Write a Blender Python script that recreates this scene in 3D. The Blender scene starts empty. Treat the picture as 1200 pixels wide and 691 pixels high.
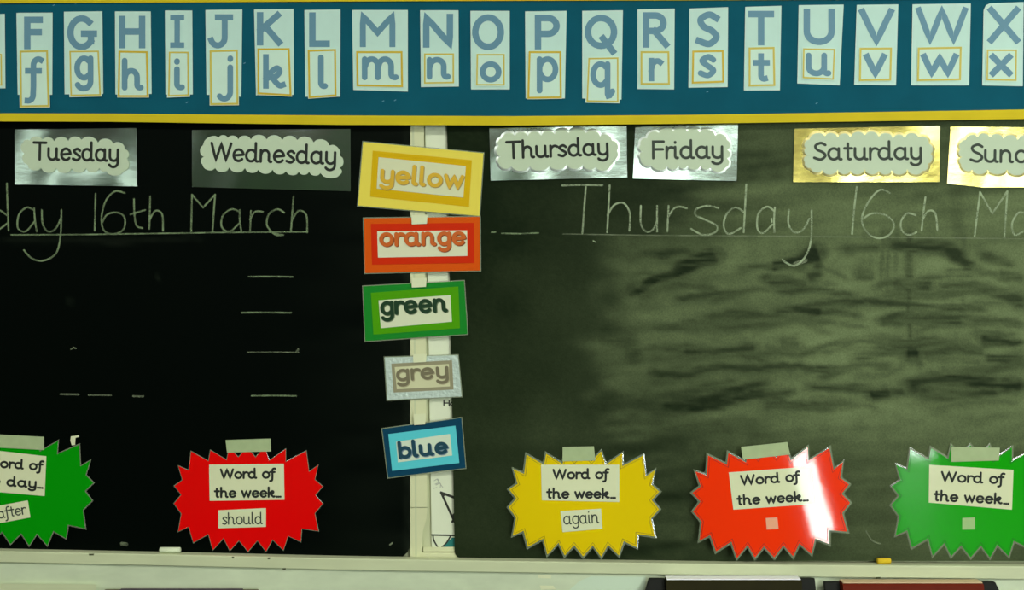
import bpy, bmesh, math, random
import numpy as np
from mathutils import Vector

SC = bpy.context.scene
COL = SC.collection
PI = math.pi

# ------------------------------------------------------------------ camera, light, exposure
CAM_D, CAM_Z, FPX = 1.9, 1.31, 1151.5
cam = bpy.data.cameras.new('camera'); cam.sensor_width = 36.0; cam.lens = FPX * 36.0 / 1200.0
camo = bpy.data.objects.new('camera', cam); COL.objects.link(camo)
camo.location = (0, -CAM_D, CAM_Z); camo.rotation_euler = (PI / 2, 0, 0)
SC.camera = camo
SC.view_settings.view_transform = 'Standard'
SC.view_settings.look = 'None'
SC.view_settings.exposure = 0.0
SC.view_settings.gamma = 1.0
SC.view_settings.use_curve_mapping = False
try:
    SC.cycles.use_denoising = True
    SC.cycles.max_bounces = 6
except Exception:
    pass

w = bpy.data.worlds.new('world'); SC.world = w; w.use_nodes = True
w.node_tree.nodes['Background'].inputs[0].default_value = (0.7, 0.85, 1.0, 1)
w.node_tree.nodes['Background'].inputs[1].default_value = 0.3

CEIL_POWER = 42.0
WINDOW_L, GAP_L, SIDE_L, SMALL_L = 4.6, 32.0, 24.0, 4.5

def area(name, loc, sx, sy, power, color, rot=(0, 0, 0)):
    l = bpy.data.lights.new(name, 'AREA'); l.shape = 'RECTANGLE'; l.size = sx; l.size_y = sy
    l.energy = power; l.color = color
    o = bpy.data.objects.new(name, l); COL.objects.link(o); o.location = loc; o.rotation_euler = rot
    return o
area('ceiling_fill', (-1.7, -1.75, 2.70), 2.4, 0.30, CEIL_POWER * 0.92, (0.98, 1.0, 0.93))  # unseen fill lights added under the ceiling, without fixtures
area('ceiling_fill', (1.7, -1.75, 2.70), 2.4, 0.30, CEIL_POWER * 1.0, (0.98, 1.0, 0.94))
area('ceiling_fill', (0.4, -3.4, 2.70), 3.6, 0.30, CEIL_POWER * 0.8, (0.98, 1.0, 0.94))

# ------------------------------------------------------------------ pixel <-> wall mapping (metres)
def P(px, py, d=0.0):
    k = (CAM_D - d) / FPX
    return Vector(((px - 600.0) * k, -d, CAM_Z - (py - 345.5) * k))

def lin1(c):
    c = c / 255.0
    return c / 12.92 if c <= 0.04045 else ((c + 0.055) / 1.055) ** 2.4
def rgb(r, g, b, k=1.30):
    return (min(.95, lin1(r) * k), min(.95, lin1(g) * k), min(.95, lin1(b) * k), 1.0)

# ------------------------------------------------------------------ materials
MATS = {}
def mat(name, color, rough=0.6, spec=0.3, metal=0.0, coat=0.0, coat_rough=0.1, alpha=1.0,
        noise=0.0, nscale=40.0, bump=0.0, bscale=200.0, stretch=(1, 1, 1)):
    if name in MATS: return MATS[name]
    m = bpy.data.materials.new(name); m.use_nodes = True
    nt = m.node_tree; b = nt.nodes['Principled BSDF']
    b.inputs['Base Color'].default_value = color
    b.inputs['Roughness'].default_value = rough
    b.inputs['Specular IOR Level'].default_value = spec
    b.inputs['Metallic'].default_value = metal
    b.inputs['Coat Weight'].default_value = coat
    b.inputs['Coat Roughness'].default_value = coat_rough
    b.inputs['Alpha'].default_value = alpha
    if noise > 0 or bump > 0:
        tc = nt.nodes.new('ShaderNodeTexCoord'); mp = nt.nodes.new('ShaderNodeMapping')
        mp.inputs['Scale'].default_value = stretch
        nt.links.new(tc.outputs['Object'], mp.inputs['Vector'])
    if noise > 0:
        n = nt.nodes.new('ShaderNodeTexNoise'); n.inputs['Scale'].default_value = nscale
        n.inputs['Detail'].default_value = 5
        nt.links.new(mp.outputs[0], n.inputs['Vector'])
        mr = nt.nodes.new('ShaderNodeMapRange')
        mr.inputs['From Min'].default_value = 0.25; mr.inputs['From Max'].default_value = 0.75
        mr.inputs['To Min'].default_value = 1 - noise; mr.inputs['To Max'].default_value = 1 + noise
        nt.links.new(n.outputs['Fac'], mr.inputs['Value'])
        mx = nt.nodes.new('ShaderNodeMix'); mx.data_type = 'RGBA'; mx.blend_type = 'MULTIPLY'
        mx.inputs['Factor'].default_value = 1.0
        mx.inputs[6].default_value = color
        nt.links.new(mr.outputs[0], mx.inputs[7])
        nt.links.new(mx.outputs[2], b.inputs['Base Color'])
    if bump > 0:
        n2 = nt.nodes.new('ShaderNodeTexNoise'); n2.inputs['Scale'].default_value = bscale
        n2.inputs['Detail'].default_value = 3
        nt.links.new(mp.outputs[0], n2.inputs['Vector'])
        bp = nt.nodes.new('ShaderNodeBump'); bp.inputs['Strength'].default_value = bump
        bp.inputs['Distance'].default_value = 0.002
        nt.links.new(n2.outputs['Fac'], bp.inputs['Height'])
        nt.links.new(bp.outputs[0], b.inputs['Normal'])
        if coat > 0: nt.links.new(bp.outputs[0], b.inputs['Coat Normal'])
    MATS[name] = m
    return m

def mat_emit(name, color, strength):
    if name in MATS: return MATS[name]
    m = bpy.data.materials.new(name); m.use_nodes = True
    nt = m.node_tree; nt.nodes.clear()
    e = nt.nodes.new('ShaderNodeEmission'); o = nt.nodes.new('ShaderNodeOutputMaterial')
    e.inputs[0].default_value = color; e.inputs[1].default_value = strength
    nt.links.new(e.outputs[0], o.inputs[0])
    MATS[name] = m
    return m

def mat_chalk(name, color, lo, hi, scale=900):
    m = mat(name, color, 0.9, 0.1)
    nt = m.node_tree; b = nt.nodes['Principled BSDF']
    if b.inputs['Alpha'].is_linked: return m
    tc = nt.nodes.new('ShaderNodeTexCoord')
    n = nt.nodes.new('ShaderNodeTexNoise'); n.inputs['Scale'].default_value = scale; n.inputs['Detail'].default_value = 3
    n2 = nt.nodes.new('ShaderNodeTexNoise'); n2.inputs['Scale'].default_value = 45
    nt.links.new(tc.outputs['Object'], n.inputs['Vector']); nt.links.new(tc.outputs['Object'], n2.inputs['Vector'])
    ad = nt.nodes.new('ShaderNodeMath'); ad.operation = 'ADD'
    nt.links.new(n.outputs['Fac'], ad.inputs[0]); nt.links.new(n2.outputs['Fac'], ad.inputs[1])
    mr = nt.nodes.new('ShaderNodeMapRange')
    mr.inputs['From Min'].default_value = 0.75; mr.inputs['From Max'].default_value = 1.2
    mr.inputs['To Min'].default_value = lo; mr.inputs['To Max'].default_value = hi
    nt.links.new(ad.outputs[0], mr.inputs['Value']); nt.links.new(mr.outputs[0], b.inputs['Alpha'])
    return m

M_blue = mat('display_blue_paper', rgb(8, 73, 88), 0.8, 0.10, noise=0.10, nscale=14)
M_trim = mat('yellow_border_card', rgb(186, 166, 26), 0.7, 0.15, noise=0.05, nscale=20)
M_acard = mat('alphabet_card_paper', rgb(172, 200, 187), 0.6, 0.2, noise=0.03, nscale=30)
M_lcard = mat('lowercase_card_paper', rgb(180, 204, 186), 0.6, 0.2, noise=0.03, nscale=30)
M_aink = mat('alphabet_blue_ink', rgb(84, 124, 140), 0.5, 0.3)
M_aborder = mat('alphabet_yellow_ink', rgb(178, 164, 66), 0.5, 0.3)
M_silver = mat('silver_foil', (0.60, 0.74, 0.62, 1), 0.14, 0.5, metal=1.0, bump=0.06, bscale=26, stretch=(1, 1, 2.2))
M_gold = mat('gold_foil', (0.42, 0.355, 0.075, 1), 0.18, 0.5, metal=1.0, coat=1.0, coat_rough=.15, bump=0.14, bscale=26, stretch=(1, 1, 2.2))
M_cloud = mat('cloud_label_paper', rgb(170, 184, 156), 0.5, 0.2)
M_ink = mat('dark_ink', rgb(34, 38, 32), 0.6, 0.2)
M_greyink = mat('soft_dark_ink', rgb(52, 60, 50), 0.6, 0.2)
M_white = mat('white_label_paper', rgb(214, 218, 192), 0.5, 0.25, noise=0.02, nscale=40)
M_film = mat('laminate_film', rgb(150, 162, 132), 0.12, 1.0, alpha=0.40)
M_rimfilm = mat('laminate_rim_film', (0.70, 0.78, 0.70, 1), 0.36, 0.8, metal=0.7)
M_tape = mat('masking_tape', rgb(168, 184, 138), 0.6, 0.15, alpha=0.66, noise=0.06, nscale=60)
M_tapeclear = mat('pale_tape', rgb(206, 210, 172), 0.45, 0.4, alpha=0.85)
M_cream = mat('cream_painted_wood', rgb(176, 182, 146), 0.5, 0.25, noise=0.05, nscale=10, stretch=(1, 1, 4))
M_cream2 = mat('cream_strip_paint', rgb(188, 190, 150), 0.5, 0.35, noise=0.04, nscale=14)
M_panel = mat('off_white_panel', rgb(178, 188, 158), 0.42, 0.35, noise=0.09, nscale=16, stretch=(1, 1, 2.5))
M_wall = mat('cream_wall', rgb(178, 182, 146), 0.8, 0.2, noise=0.04, nscale=8)
M_black = mat('black_metal', (0.008, 0.009, 0.006, 1), 0.6, 0.15)
M_chalk = mat_chalk('chalk_bright', rgb(150, 165, 130), 0.25, 0.85)
M_chalkl = mat_chalk('chalk_dim', rgb(118, 136, 100), 0.25, 0.8)
M_chalkf = mat_chalk('chalk_faint', rgb(140, 152, 120), 0.05, 0.45)

# ------------------------------------------------------------------ object helpers
def tag(o, label=None, cat=None, group=None, kind=None):
    if label: o['label'] = label
    if cat: o['category'] = cat
    if group: o['group'] = group
    if kind: o['kind'] = kind
    return o

def thing(name, loc, label, cat, group=None):
    o = bpy.data.objects.new(name, None); COL.objects.link(o)
    o.location = loc; o.empty_display_size = 0.02
    return tag(o, label, cat, group)

def world_loc(o):
    v = Vector(o.location)
    p = o.parent
    while p is not None:
        v += Vector(p.location); p = p.parent
    return v

class MB:
    """collects verts/faces in world metres"""
    def __init__(s): s.v = []; s.f = []; s.s = []
    def add(s, verts, faces, smooth=False):
        n = len(s.v); s.v += [tuple(v) for v in verts]
        s.f += [tuple(i + n for i in f) for f in faces]; s.s += [smooth] * len(faces)
    def box(s, x0, x1, y0, y1, z0, z1):
        v = [(x, y, z) for x in (x0, x1) for y in (y0, y1) for z in (z0, z1)]
        s.add(v, [(0, 1, 3, 2), (4, 6, 7, 5), (0, 4, 5, 1), (2, 3, 7, 6), (0, 2, 6, 4), (1, 5, 7, 3)])
    def tube(s, pts, r, n=10):
        pts = [Vector(p) for p in pts]; rings = []
        for i, p in enumerate(pts):
            t = (pts[min(i + 1, len(pts) - 1)] - pts[max(i - 1, 0)]).normalized()
            a = Vector((0, 0, 1)) if abs(t.z) < 0.9 else Vector((0, 1, 0))
            u = t.cross(a).normalized(); w_ = t.cross(u)
            rr = r[i] if isinstance(r, (list, tuple)) else r
            rings.append([p + (u * math.cos(2 * PI * k / n) + w_ * math.sin(2 * PI * k / n)) * rr for k in range(n)])
        v = [q for rg in rings for q in rg]; f = []
        for i in range(len(pts) - 1):
            for k in range(n):
                f.append((i * n + k, i * n + (k + 1) % n, (i + 1) * n + (k + 1) % n, (i + 1) * n + k))
        s.add(v, f, True)
        s.add(rings[0], [tuple(range(n))]); s.add(rings[-1], [tuple(reversed(range(n)))])
    def build(s, name, m, parent=None, loc=None, bevel=0.0, label=None):
        if parent is not None:
            base = world_loc(parent)
        else:
            base = Vector(loc) if loc is not None else Vector((0, 0, 0))
        me = bpy.data.meshes.new(name)
        me.from_pydata([(v[0] - base.x, v[1] - base.y, v[2] - base.z) for v in s.v], [], s.f)
        for p, sm in zip(me.polygons, s.s): p.use_smooth = sm
        me.materials.append(m); me.update()
        o = bpy.data.objects.new(name, me); COL.objects.link(o)
        if parent is not None: o.parent = parent
        else: o.location = base
        if bevel > 0:
            bv = o.modifiers.new('bevel', 'BEVEL'); bv.width = bevel; bv.segments = 2; bv.limit_method = 'ANGLE'
        if label: o['label'] = label
        return o

def cst(d): return (lambda x, y: d)
def off(df, e): return (lambda x, y: df(x, y) + e)

def ccw(f, pts):
    a = 0
    for i in range(len(f)):
        x0, y0 = pts[f[i]][:2]; x1, y1 = pts[f[(i + 1) % len(f)]][:2]
        a += x0 * y1 - x1 * y0
    return a < 0                      # y runs down on the picture

def plate(mb, poly, df, th, grid=None, gy=None):
    """a sheet whose outline is given on the wall, front depth df, thickness th"""
    bm = bmesh.new()
    vs = [bm.verts.new((x, y, 0)) for x, y in poly]
    bm.faces.new(vs)
    if grid:
        xs = [p[0] for p in poly]; ys = [p[1] for p in poly]
        def cut(lo, hi, step, axis):
            n = max(1, int(round((hi - lo) / step)))
            for i in range(1, n):
                c = lo + (hi - lo) * i / n + 0.0137
                co = (c, 0, 0) if axis == 0 else (0, c, 0); no = (1, 0, 0) if axis == 0 else (0, 1, 0)
                bmesh.ops.bisect_plane(bm, geom=bm.verts[:] + bm.edges[:] + bm.faces[:], plane_co=co, plane_no=no, dist=1e-4)
        cut(min(xs), max(xs), grid, 0); cut(min(ys), max(ys), gy or grid, 1)
    big = [f for f in bm.faces if len(f.verts) > 4 or (len(f.verts) == 4 and not grid and len(poly) > 4)]
    if big: bmesh.ops.triangulate(bm, faces=big)
    bm.verts.ensure_lookup_table(); bm.verts.index_update()
    pts = [(v.co.x, v.co.y) for v in bm.verts]
    faces = []
    for f in bm.faces:
        idx = [v.index for v in f.verts]
        if not ccw(idx, pts): idx.reverse()
        faces.append(idx)
    edges = {}
    for idx in faces:
        for i in range(len(idx)):
            edges[(idx[i], idx[(i + 1) % len(idx)])] = 1
    front = [P(x, y, df(x, y)) for x, y in pts]
    back = [P(x, y, df(x, y) - th) for x, y in pts]
    mb.add(front, faces, bool(grid))
    mb.add(back, [tuple(reversed(f)) for f in faces], bool(grid))
    sv = []; sf = []
    for (a, b) in edges:
        if (b, a) in edges: continue
        n = len(sv); sv += [front[b], front[a], back[a], back[b]]; sf.append((n, n + 1, n + 2, n + 3))
    mb.add(sv, sf)
    bm.free()
    return mb

def offset_poly(poly, e, lim=2.2):
    n = len(poly); a = sum(poly[i][0] * poly[(i + 1) % n][1] - poly[(i + 1) % n][0] * poly[i][1] for i in range(n))
    sgn = 1 if a > 0 else -1
    out = []
    for i in range(n):
        p0, p1, p2 = (Vector(poly[i - 1]), Vector(poly[i]), Vector(poly[(i + 1) % n]))
        t0 = (p1 - p0); t1 = (p2 - p1)
        if t0.length < 1e-6 or t1.length < 1e-6: out.append(tuple(p1)); continue
        t0.normalize(); t1.normalize()
        n0 = Vector((t0.y, -t0.x)) * sgn; n1 = Vector((t1.y, -t1.x)) * sgn
        m_ = n0 + n1
        if m_.length < 1e-4: m_ = n0
        m_.normalize(); c = max(m_.dot(n0), 1 / lim)
        q = p1 + m_ * (e / c); out.append((q.x, q.y))
    return out

def rim(mb, inner, outer, df_in, df_out, smooth=False):
    n = len(inner)
    if smooth:
        v = [P(*p, df_in(*p)) for p in inner] + [P(*p, df_out(*p)) for p in outer]; f = []; pts = list(inner) + list(outer)
        for i in range(n):
            idx = [i, (i + 1) % n, n + (i + 1) % n, n + i]
            if not ccw(idx, pts): idx.reverse()
            f.append(tuple(idx))
        mb.add(v, f, True); return
    v = []; f = []
    for i in range(n):
        j = (i + 1) % n; k = len(v)
        v += [P(*inner[i], df_in(*inner[i])), P(*inner[j], df_in(*inner[j])), P(*outer[j], df_out(*outer[j])), P(*outer[i], df_out(*outer[i]))]
        pts = [inner[i], inner[j], outer[j], outer[i]]
        idx = [0, 1, 2, 3]
        if not ccw(idx, pts): idx.reverse()
        f.append(tuple(k + q for q in idx))
    mb.add(v, f, smooth)

# ------------------------------------------------------------------ stroke lettering
def arc(cx, cy, rx, ry, a0, a1, n=None):
    n = n or max(6, int(abs(a1 - a0) / 12))
    return [(cx + rx * math.cos(math.radians(a0 + (a1 - a0) * i / n)), cy + ry * math.sin(math.radians(a0 + (a1 - a0) * i / n))) for i in range(n + 1)]
def spl(pts, closed=False, k=8):
    out = []; n = len(pts)
    rng = range(n if closed else n - 1)
    for i in rng:
        if closed: p0, p1, p2, p3 = pts[i - 1], pts[i], pts[(i + 1) % n], pts[(i + 2) % n]
        else: p0, p1, p2, p3 = pts[max(i - 1, 0)], pts[i], pts[i + 1], pts[min(i + 2, n - 1)]
        for j in range(k):
            t = j / k
            out.append(tuple(0.5 * ((2 * p1[c]) + (-p0[c] + p2[c]) * t + (2 * p0[c] - 5 * p1[c] + 4 * p2[c] - p3[c]) * t * t + (-p0[c] + 3 * p1[c] - 3 * p2[c] + p3[c]) * t ** 3) for c in (0, 1)))
    if not closed: out.append(pts[-1])
    return out
def flick(x, top): return [(x, top), (x, .2)] + arc(x + .15, .2, .15, .2, 180, 290)
def hook(x, top, rx=.4): return [(x, top), (x, -.18)] + arc(x - rx, -.18, rx, .38, 0, -150)
BOWL = arc(.42, .5, .40, .5, 48, 318)
def ubowl(x0, x1): return [(x0, 1.0), (x0, .38)] + arc((x0 + x1) / 2, .38, (x1 - x0) / 2, .38, 180, 345)
def arch(x0, x1, end=True):
    a = [(x0, .52)] + arc((x0 + x1) / 2 + .02, .62, (x1 - x0) / 2 - .02, .38, 170, 0)
    a[-1] = (x1, .62)
    return a + (([(x1, .2)] + arc(x1 + .15, .2, .15, .2, 180, 290)) if end else [(x1, 0)])
GL = {
 'a': [BOWL, flick(.80, 1.0)],
 'b': [[(.06, 1.6), (.06, 0)], arc(.46, .5, .40, .5, 160, -160)],
 'c': [arc(.46, .5, .42, .5, 48, 312)],
 'd': [BOWL, flick(.80, 1.6)],
 'e': [[(.10, .47), (.84, .56)] + arc(.45, .5, .41, .5, 8, 318)],
 'f': [arc(.62, 1.26, .26, .32, 60, 180) + [(.36, .2), (.34, -.25)] + arc(.08, -.25, .26, .3, 0, -100), [(.06, .98), (.66, .98)]],
 'g': [BOWL, hook(.80, 1.0)],
 'h': [[(.06, 1.6), (.06, 0)], arch(.06, .74)],
 'i': [flick(.06, 1.0), [(.06, 1.40), (.065, 1.44)]],
 'j': [[(.5, 1.0), (.5, -.2)] + arc(.22, -.2, .28, .34, 0, -140), [(.5, 1.40), (.505, 1.44)]],
 'k': [[(.06, 1.6), (.06, 0)], spl([(.08, .42), (.30, .75), (.58, .98), (.72, .80), (.56, .55), (.24, .46)]), spl([(.36, .47), (.52, .22), (.72, .02), (.88, .06)])],
 'l': [flick(.06, 1.6)],
 'm': [[(.06, 1.0), (.06, 0)], arch(.06, .62, False), arch(.62, 1.18)],
 'n': [[(.06, 1.0), (.06, 0)], arch(.06, .74)],
 'o': [arc(.46, .5, .42, .5, 90, 450)],
 'p': [[(.06, 1.0), (.06, -.55)], arc(.46, .5, .40, .5, 160, -160)],
 'q': [BOWL, [(.80, 1.0), (.80, -.42), (.84, -.52), (.92, -.50), (1.06, -.30)]],
 'r': [[(.06, 1.0), (.06, 0)], [(.06, .5)] + arc(.42, .56, .34, .42, 165, 55)],
 's': [spl([(.68, .84), (.44, 1.0), (.14, .80), (.36, .55), (.68, .27), (.42, 0.0), (.06, .12)])],
 't': [flick(.26, 1.42), [(.0, 1.0), (.56, 1.0)]],
 'u': [ubowl(.06, .78), flick(.78, 1.0)],
 'v': [[(.04, 1.0), (.40, 0), (.76, 1.0)]],
 'w': [[(.04, 1.0), (.32, 0), (.62, .92), (.92, 0), (1.20, 1.0)]],
 'x': [[(.04, 1.0), (.74, 0)], [(.74, 1.0), (.04, 0)]],
 'y': [ubowl(.06, .78), hook(.78, 1.0)],
 '.': [[(.0, 0.0), (.03, 0.0)]],
 'E': [[(.9, 1.5), (.06, 1.5), (.06, 0), (.9, 0)], [(.06, .78), (.8, .78)]],
 'F': [[(.86, 1.5), (.06, 1.5), (.06, 0)], [(.06, .80), (.80, .80)]],
 'G': [arc(.72, .75, .68, .75, 48, 322), [(1.28, .30), (1.28, .70)], [(.86, .70), (1.46, .70)]],
 'H': [[(.06, 1.5), (.06, 0)], [(1.0, 1.5), (1.0, 0)], [(.06, .78), (1.0, .78)]],
 'I': [[(.36, 1.5), (.36, 0)], [(.0, 1.5), (.72, 1.5)], [(.0, 0), (.72, 0)]],
 'J': [[(.80, 1.5), (.80, .42)] + arc(.42, .42, .38, .42, 0, -160), [(.42, 1.5), (1.1, 1.5)]],
 'K': [[(.06, 1.5), (.06, 0)], [(.95, 1.5), (.10, .68)], [(.34, .86), (1.02, 0)]],
 'L': [[(.06, 1.5), (.06, 0), (.9, 0)]],
 'M': [[(.10, 0), (.10, 1.5), (.72, .62), (1.34, 1.5), (1.34, 0)]],
 'N': [[(.06, 0), (.06, 1.5), (1.06, 0), (1.06, 1.5)]],
 'O': [arc(.70, .75, .66, .75, 90, 450)],
 'P': [[(.06, 1.5), (.06, 0)], [(.06, 1.5), (.50, 1.5)] + arc(.50, 1.08, .40, .42, 90, -90) + [(.06, .66)]],
 'Q': [arc(.70, .75, .66, .75, 90, 450), [(.80, .40), (1.30, -.30)]],
 'R': [[(.06, 1.5), (.06, 0)], [(.06, 1.5), (.50, 1.5)] + arc(.50, 1.10, .38, .40, 90, -90) + [(.06, .70)], [(.46, .70), (1.0, 0)]],
 'S': [spl([(.90, 1.32), (.56, 1.5), (.16, 1.26), (.28, .90), (.70, .66), (.90, .34), (.56, .0), (.06, .16)])],
 'T': [[(.0, 1.5), (1.1, 1.5)], [(.55, 1.5), (.55, 0)]],
 'U': [[(.06, 1.5), (.06, .52)] + arc(.56, .52, .50, .52, 180, 360) + [(1.06, 1.5)]],
 'V': [[(.0, 1.5), (.56, 0), (1.12, 1.5)]],
 'W': [[(.0, 1.5), (.40, 0), (.82, 1.5), (1.24, 0), (1.64, 1.5)]],
 'X': [[(.0, 1.5), (1.0, 0)], [(1.0, 1.5), (.0, 0)]],
}
def gbox(ch):
    pts = [p for s in GL[ch] for p in s]
    return min(p[0] for p in pts), min(p[1] for p in pts), max(p[0] for p in pts), max(p[1] for p in pts)

def ribbon(mb, pts, wd, df, th=0.0002, caps='round', eps=0.0, mit=0.62, ramp=3e-6):
    """a stroke of width wd (px) along pts (px)"""
    q = [Vector(pts[0])]
    for p in pts[1:]:
        if (Vector(p) - q[-1]).length > 0.05: q.append(Vector(p))
    if len(q) < 2: q.append(q[0] + Vector((0.1, 0)))
    closed = (q[0] - q[-1]).length < 0.6 and len(q) > 6
    if closed: q = q[:-1]
    n = len(q); h = wd / 2; L = []; R = []
    if caps == 'flat' and not closed:
        q[0] = q[0] + (q[0] - q[1]).normalized() * (h * .96); q[-1] = q[-1] + (q[-1] - q[-2]).normalized() * (h * .96)
    # subdivide long runs so that the stroke follows a curved sheet
    qq = []
    for i in range(n if closed else n - 1):
        a, b = q[i], q[(i + 1) % n]; k = max(1, int((b - a).length / 12), 4 if (b - a).length > 3.5 else 1)
        for j in range(k): qq.append(a + (b - a) * (j / k))
    if not closed: qq.append(q[-1])
    q = qq; n = len(q)
    for i in range(n):
        if closed: t0 = q[i] - q[i - 1]; t1 = q[(i + 1) % n] - q[i]
        else: t0 = q[i] - q[max(i - 1, 0)] if i > 0 else q[1] - q[0]; t1 = q[i + 1] - q[i] if i < n - 1 else q[i] - q[i - 1]
        t0 = t0.normalized(); t1 = t1.normalized()
        n0 = Vector((-t0.y, t0.x)); n1 = Vector((-t1.y, t1.x)); m_ = n0 + n1
        if m_.length < 0.05: m_ = n0.copy()
        m_.normalize(); c = max(m_.dot(n0), mit)
        L.append(q[i] + m_ * (h / c)); R.append(q[i] - m_ * (h / c))
    def emit(pts2, faces, ix=None):
        ix = ix or [0] * len(pts2)
        faces = [f if ccw(f, pts2) else tuple(reversed(f)) for f in faces]
        ed = {}
        for f in faces:
            for i in range(len(f)): ed[(f[i], f[(i + 1) % len(f)])] = 1
        fr = [P(p[0], p[1], df(p[0], p[1]) + eps + ramp * k_) for p, k_ in zip(pts2, ix)]; bk = [P(p[0], p[1], df(p[0], p[1]) + eps - th) for p in pts2]
        mb.add(fr, faces)
        sv = []; sf = []
        for (a, b) in ed:
            if (b, a) in ed: continue
            k = len(sv); sv += [fr[b], fr[a], bk[a], bk[b]]; sf.append((k, k + 1, k + 2, k + 3))
        mb.add(sv, sf)
    pts2 = L + R
    emit(pts2, [(i, (i + 1) % n, n + (i + 1) % n, n + i) for i in range(n if closed else n - 1)], list(range(n)) * 2)
    if not closed and caps == 'round':
        for c0, t in ((q[0], q[0] - q[1]), (q[-1], q[-1] - q[-2])):
            a = math.atan2(t.y, t.x)
            ring = [c0 + Vector((math.cos(a - PI / 2 + PI * k / 8), math.sin(a - PI / 2 + PI * k / 8))) * h for k in range(9)]
            emit(ring, [tuple(range(9))], [0 if c0 is q[0] else n] * 9)

def text(mb, s, p0, p1, xh, wd, df, caps='round', gap=.24, dx=0, dy=0):
    """lay the words of s on the base line p0 -> p1 (px), x-height xh px"""
    x = 0.0; items = []
    for ch in s:
        if ch == ' ': x += .62; continue
        b = gbox(ch); x0 = b[0]
        if ch in 'fj': x0 = b[0] + .18
        items.append((ch, x - x0)); x += (b[2] - x0) + (gap if ch != '.' else .22) - (.14 if ch in 'fr' else 0)
    W = x - gap
    p0 = Vector(p0); p1 = Vector(p1); u = (p1 - p0); ln = u.length; u.normalize(); v = Vector((u.y, -u.x))
    sx = (ln - wd) / W; nst = 0; p0 = p0 + u * (wd / 2) + Vector((dx, dy)); sy = xh - wd; base = p0 + v * (wd / 2)
    for k, (ch, xo) in enumerate(items):
        for st in GL[ch]:
            ribbon(mb, [tuple(base + u * ((a + xo) * sx) + v * (b * sy)) for a, b in st], wd, df, caps=caps, eps=nst * 2.2e-5); nst += 1
    return mb

def glyph(mb, ch, x0, y0, x1, y1, wd, df, caps='flat', dots=True):
    b = gbox(ch); h = wd / 2
    sx = (x1 - x0 - wd) / max(b[2] - b[0], .01); sy = (y1 - y0 - wd) / (b[3] - b[1])
    if ch in 'il': pass
    for k, st in enumerate(GL[ch]):
        cap = 'round' if len(st) == 2 and abs(st[0][1] - st[1][1]) < .06 and st[0][1] > 1.3 and ch in 'ij' else caps
        ribbon(mb, [(x0 + h + (a - b[0]) * sx, y1 - h - (c - b[1]) * sy) for a, c in st], wd, df, caps=cap, eps=k * 3e-5)
    return mb

# ------------------------------------------------------------------ the room
RX, RY, RZ = 3.6, 5.0, 2.8
def struct(name, mb, m, bevel=0):
    o = mb.build(name, m, bevel=bevel); o['kind'] = 'structure'; return o
M_floor = mat('floor_lino', rgb(50, 48, 40), 0.6, 0.2, noise=.1, nscale=5)
M_ceil = mat('ceiling_paint', (0.20, 0.18, 0.11, 1), 0.9, 0.1)
M_side = mat('side_wall_paint', (0.08, 0.10, 0.07, 1), 0.9, 0.1)
M_rear = mat('rear_wall_paint', (0.075, 0.130, 0.065, 1), 0.9, 0.1)
mb = MB(); mb.box(-RX, RX, -RY, 0, -.05, 0); struct('floor', mb, M_floor)
mb = MB(); mb.box(-RX, RX, -RY, 0, RZ, RZ + .05); struct('ceiling', mb, M_ceil)
mb = MB(); mb.box(-RX, RX, 0, .1, 0, RZ); struct('wall_back', mb, M_wall)
mb = MB(); mb.box(-RX - .1, -RX, -RY, 0, 0, RZ); struct('wall_left', mb, M_side)
mb = MB(); mb.box(RX, RX + .1, -RY, 0, 0, RZ); struct('wall_right', mb, M_side)
mb = MB(); mb.box(-RX, RX, -RY - .1, -RY, 0, RZ); struct('wall_rear', mb, M_rear)
mb = MB(); mb.box(-RX, 3.0, -RY, -RY + .02, 2.38, RZ); struct('foil_tint_band', mb, mat('brown_reflection_band', (0.11, 0.075, 0.02, 1), .8, .1))  # unseen brown band added so the foil cards reflect brown at the top
def window(name, x0, x1, z0, z1, L, nx, nz):
    r = bpy.data.objects.new(name, None); COL.objects.link(r); r.location = ((x0 + x1) / 2, -RY, z0); r['kind'] = 'structure'
    fr = MB(); t = .05
    fr.box(x0 - t, x0, -RY, -RY + .05, z0 - t, z1 + t); fr.box(x1, x1 + t, -RY, -RY + .05, z0 - t, z1 + t)
    fr.box(x0, x1, -RY, -RY + .05, z0 - t, z0); fr.box(x0, x1, -RY, -RY + .05, z1, z1 + t)
    for i in range(1, nx):
        c = x0 + (x1 - x0) * i / nx; fr.box(c - .018, c + .018, -RY, -RY + .045, z0, z1)
    for i in range(1, nz):
        c = z0 + (z1 - z0) * i / nz; fr.box(x0, x1, -RY, -RY + .045, c - .018, c + .018)
    fr.build('window_frame', M_cream, r)
    pn = MB(); pn.box(x0, x1, -RY + .005, -RY + .02, z0, z1)
    pn.build('pane', mat_emit(name + '_daylight', (0.92, 1.0, 0.97, 1), L), r)
window('window_1', 0.22, 1.66, 1.25, 2.26, WINDOW_L, 2, 1)
window('window_2', 2.34, 2.78, 0.06, 2.10, GAP_L, 1, 1)
window('window_4', 3.16, 3.54, 1.30, 2.50, SIDE_L, 1, 1)
window('foil_streak_light', -3.5, -2.5, 2.10, 2.19, SMALL_L, 1, 1)  # made-up glowing strip, added to put a bright streak on the Tuesday foil

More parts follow.
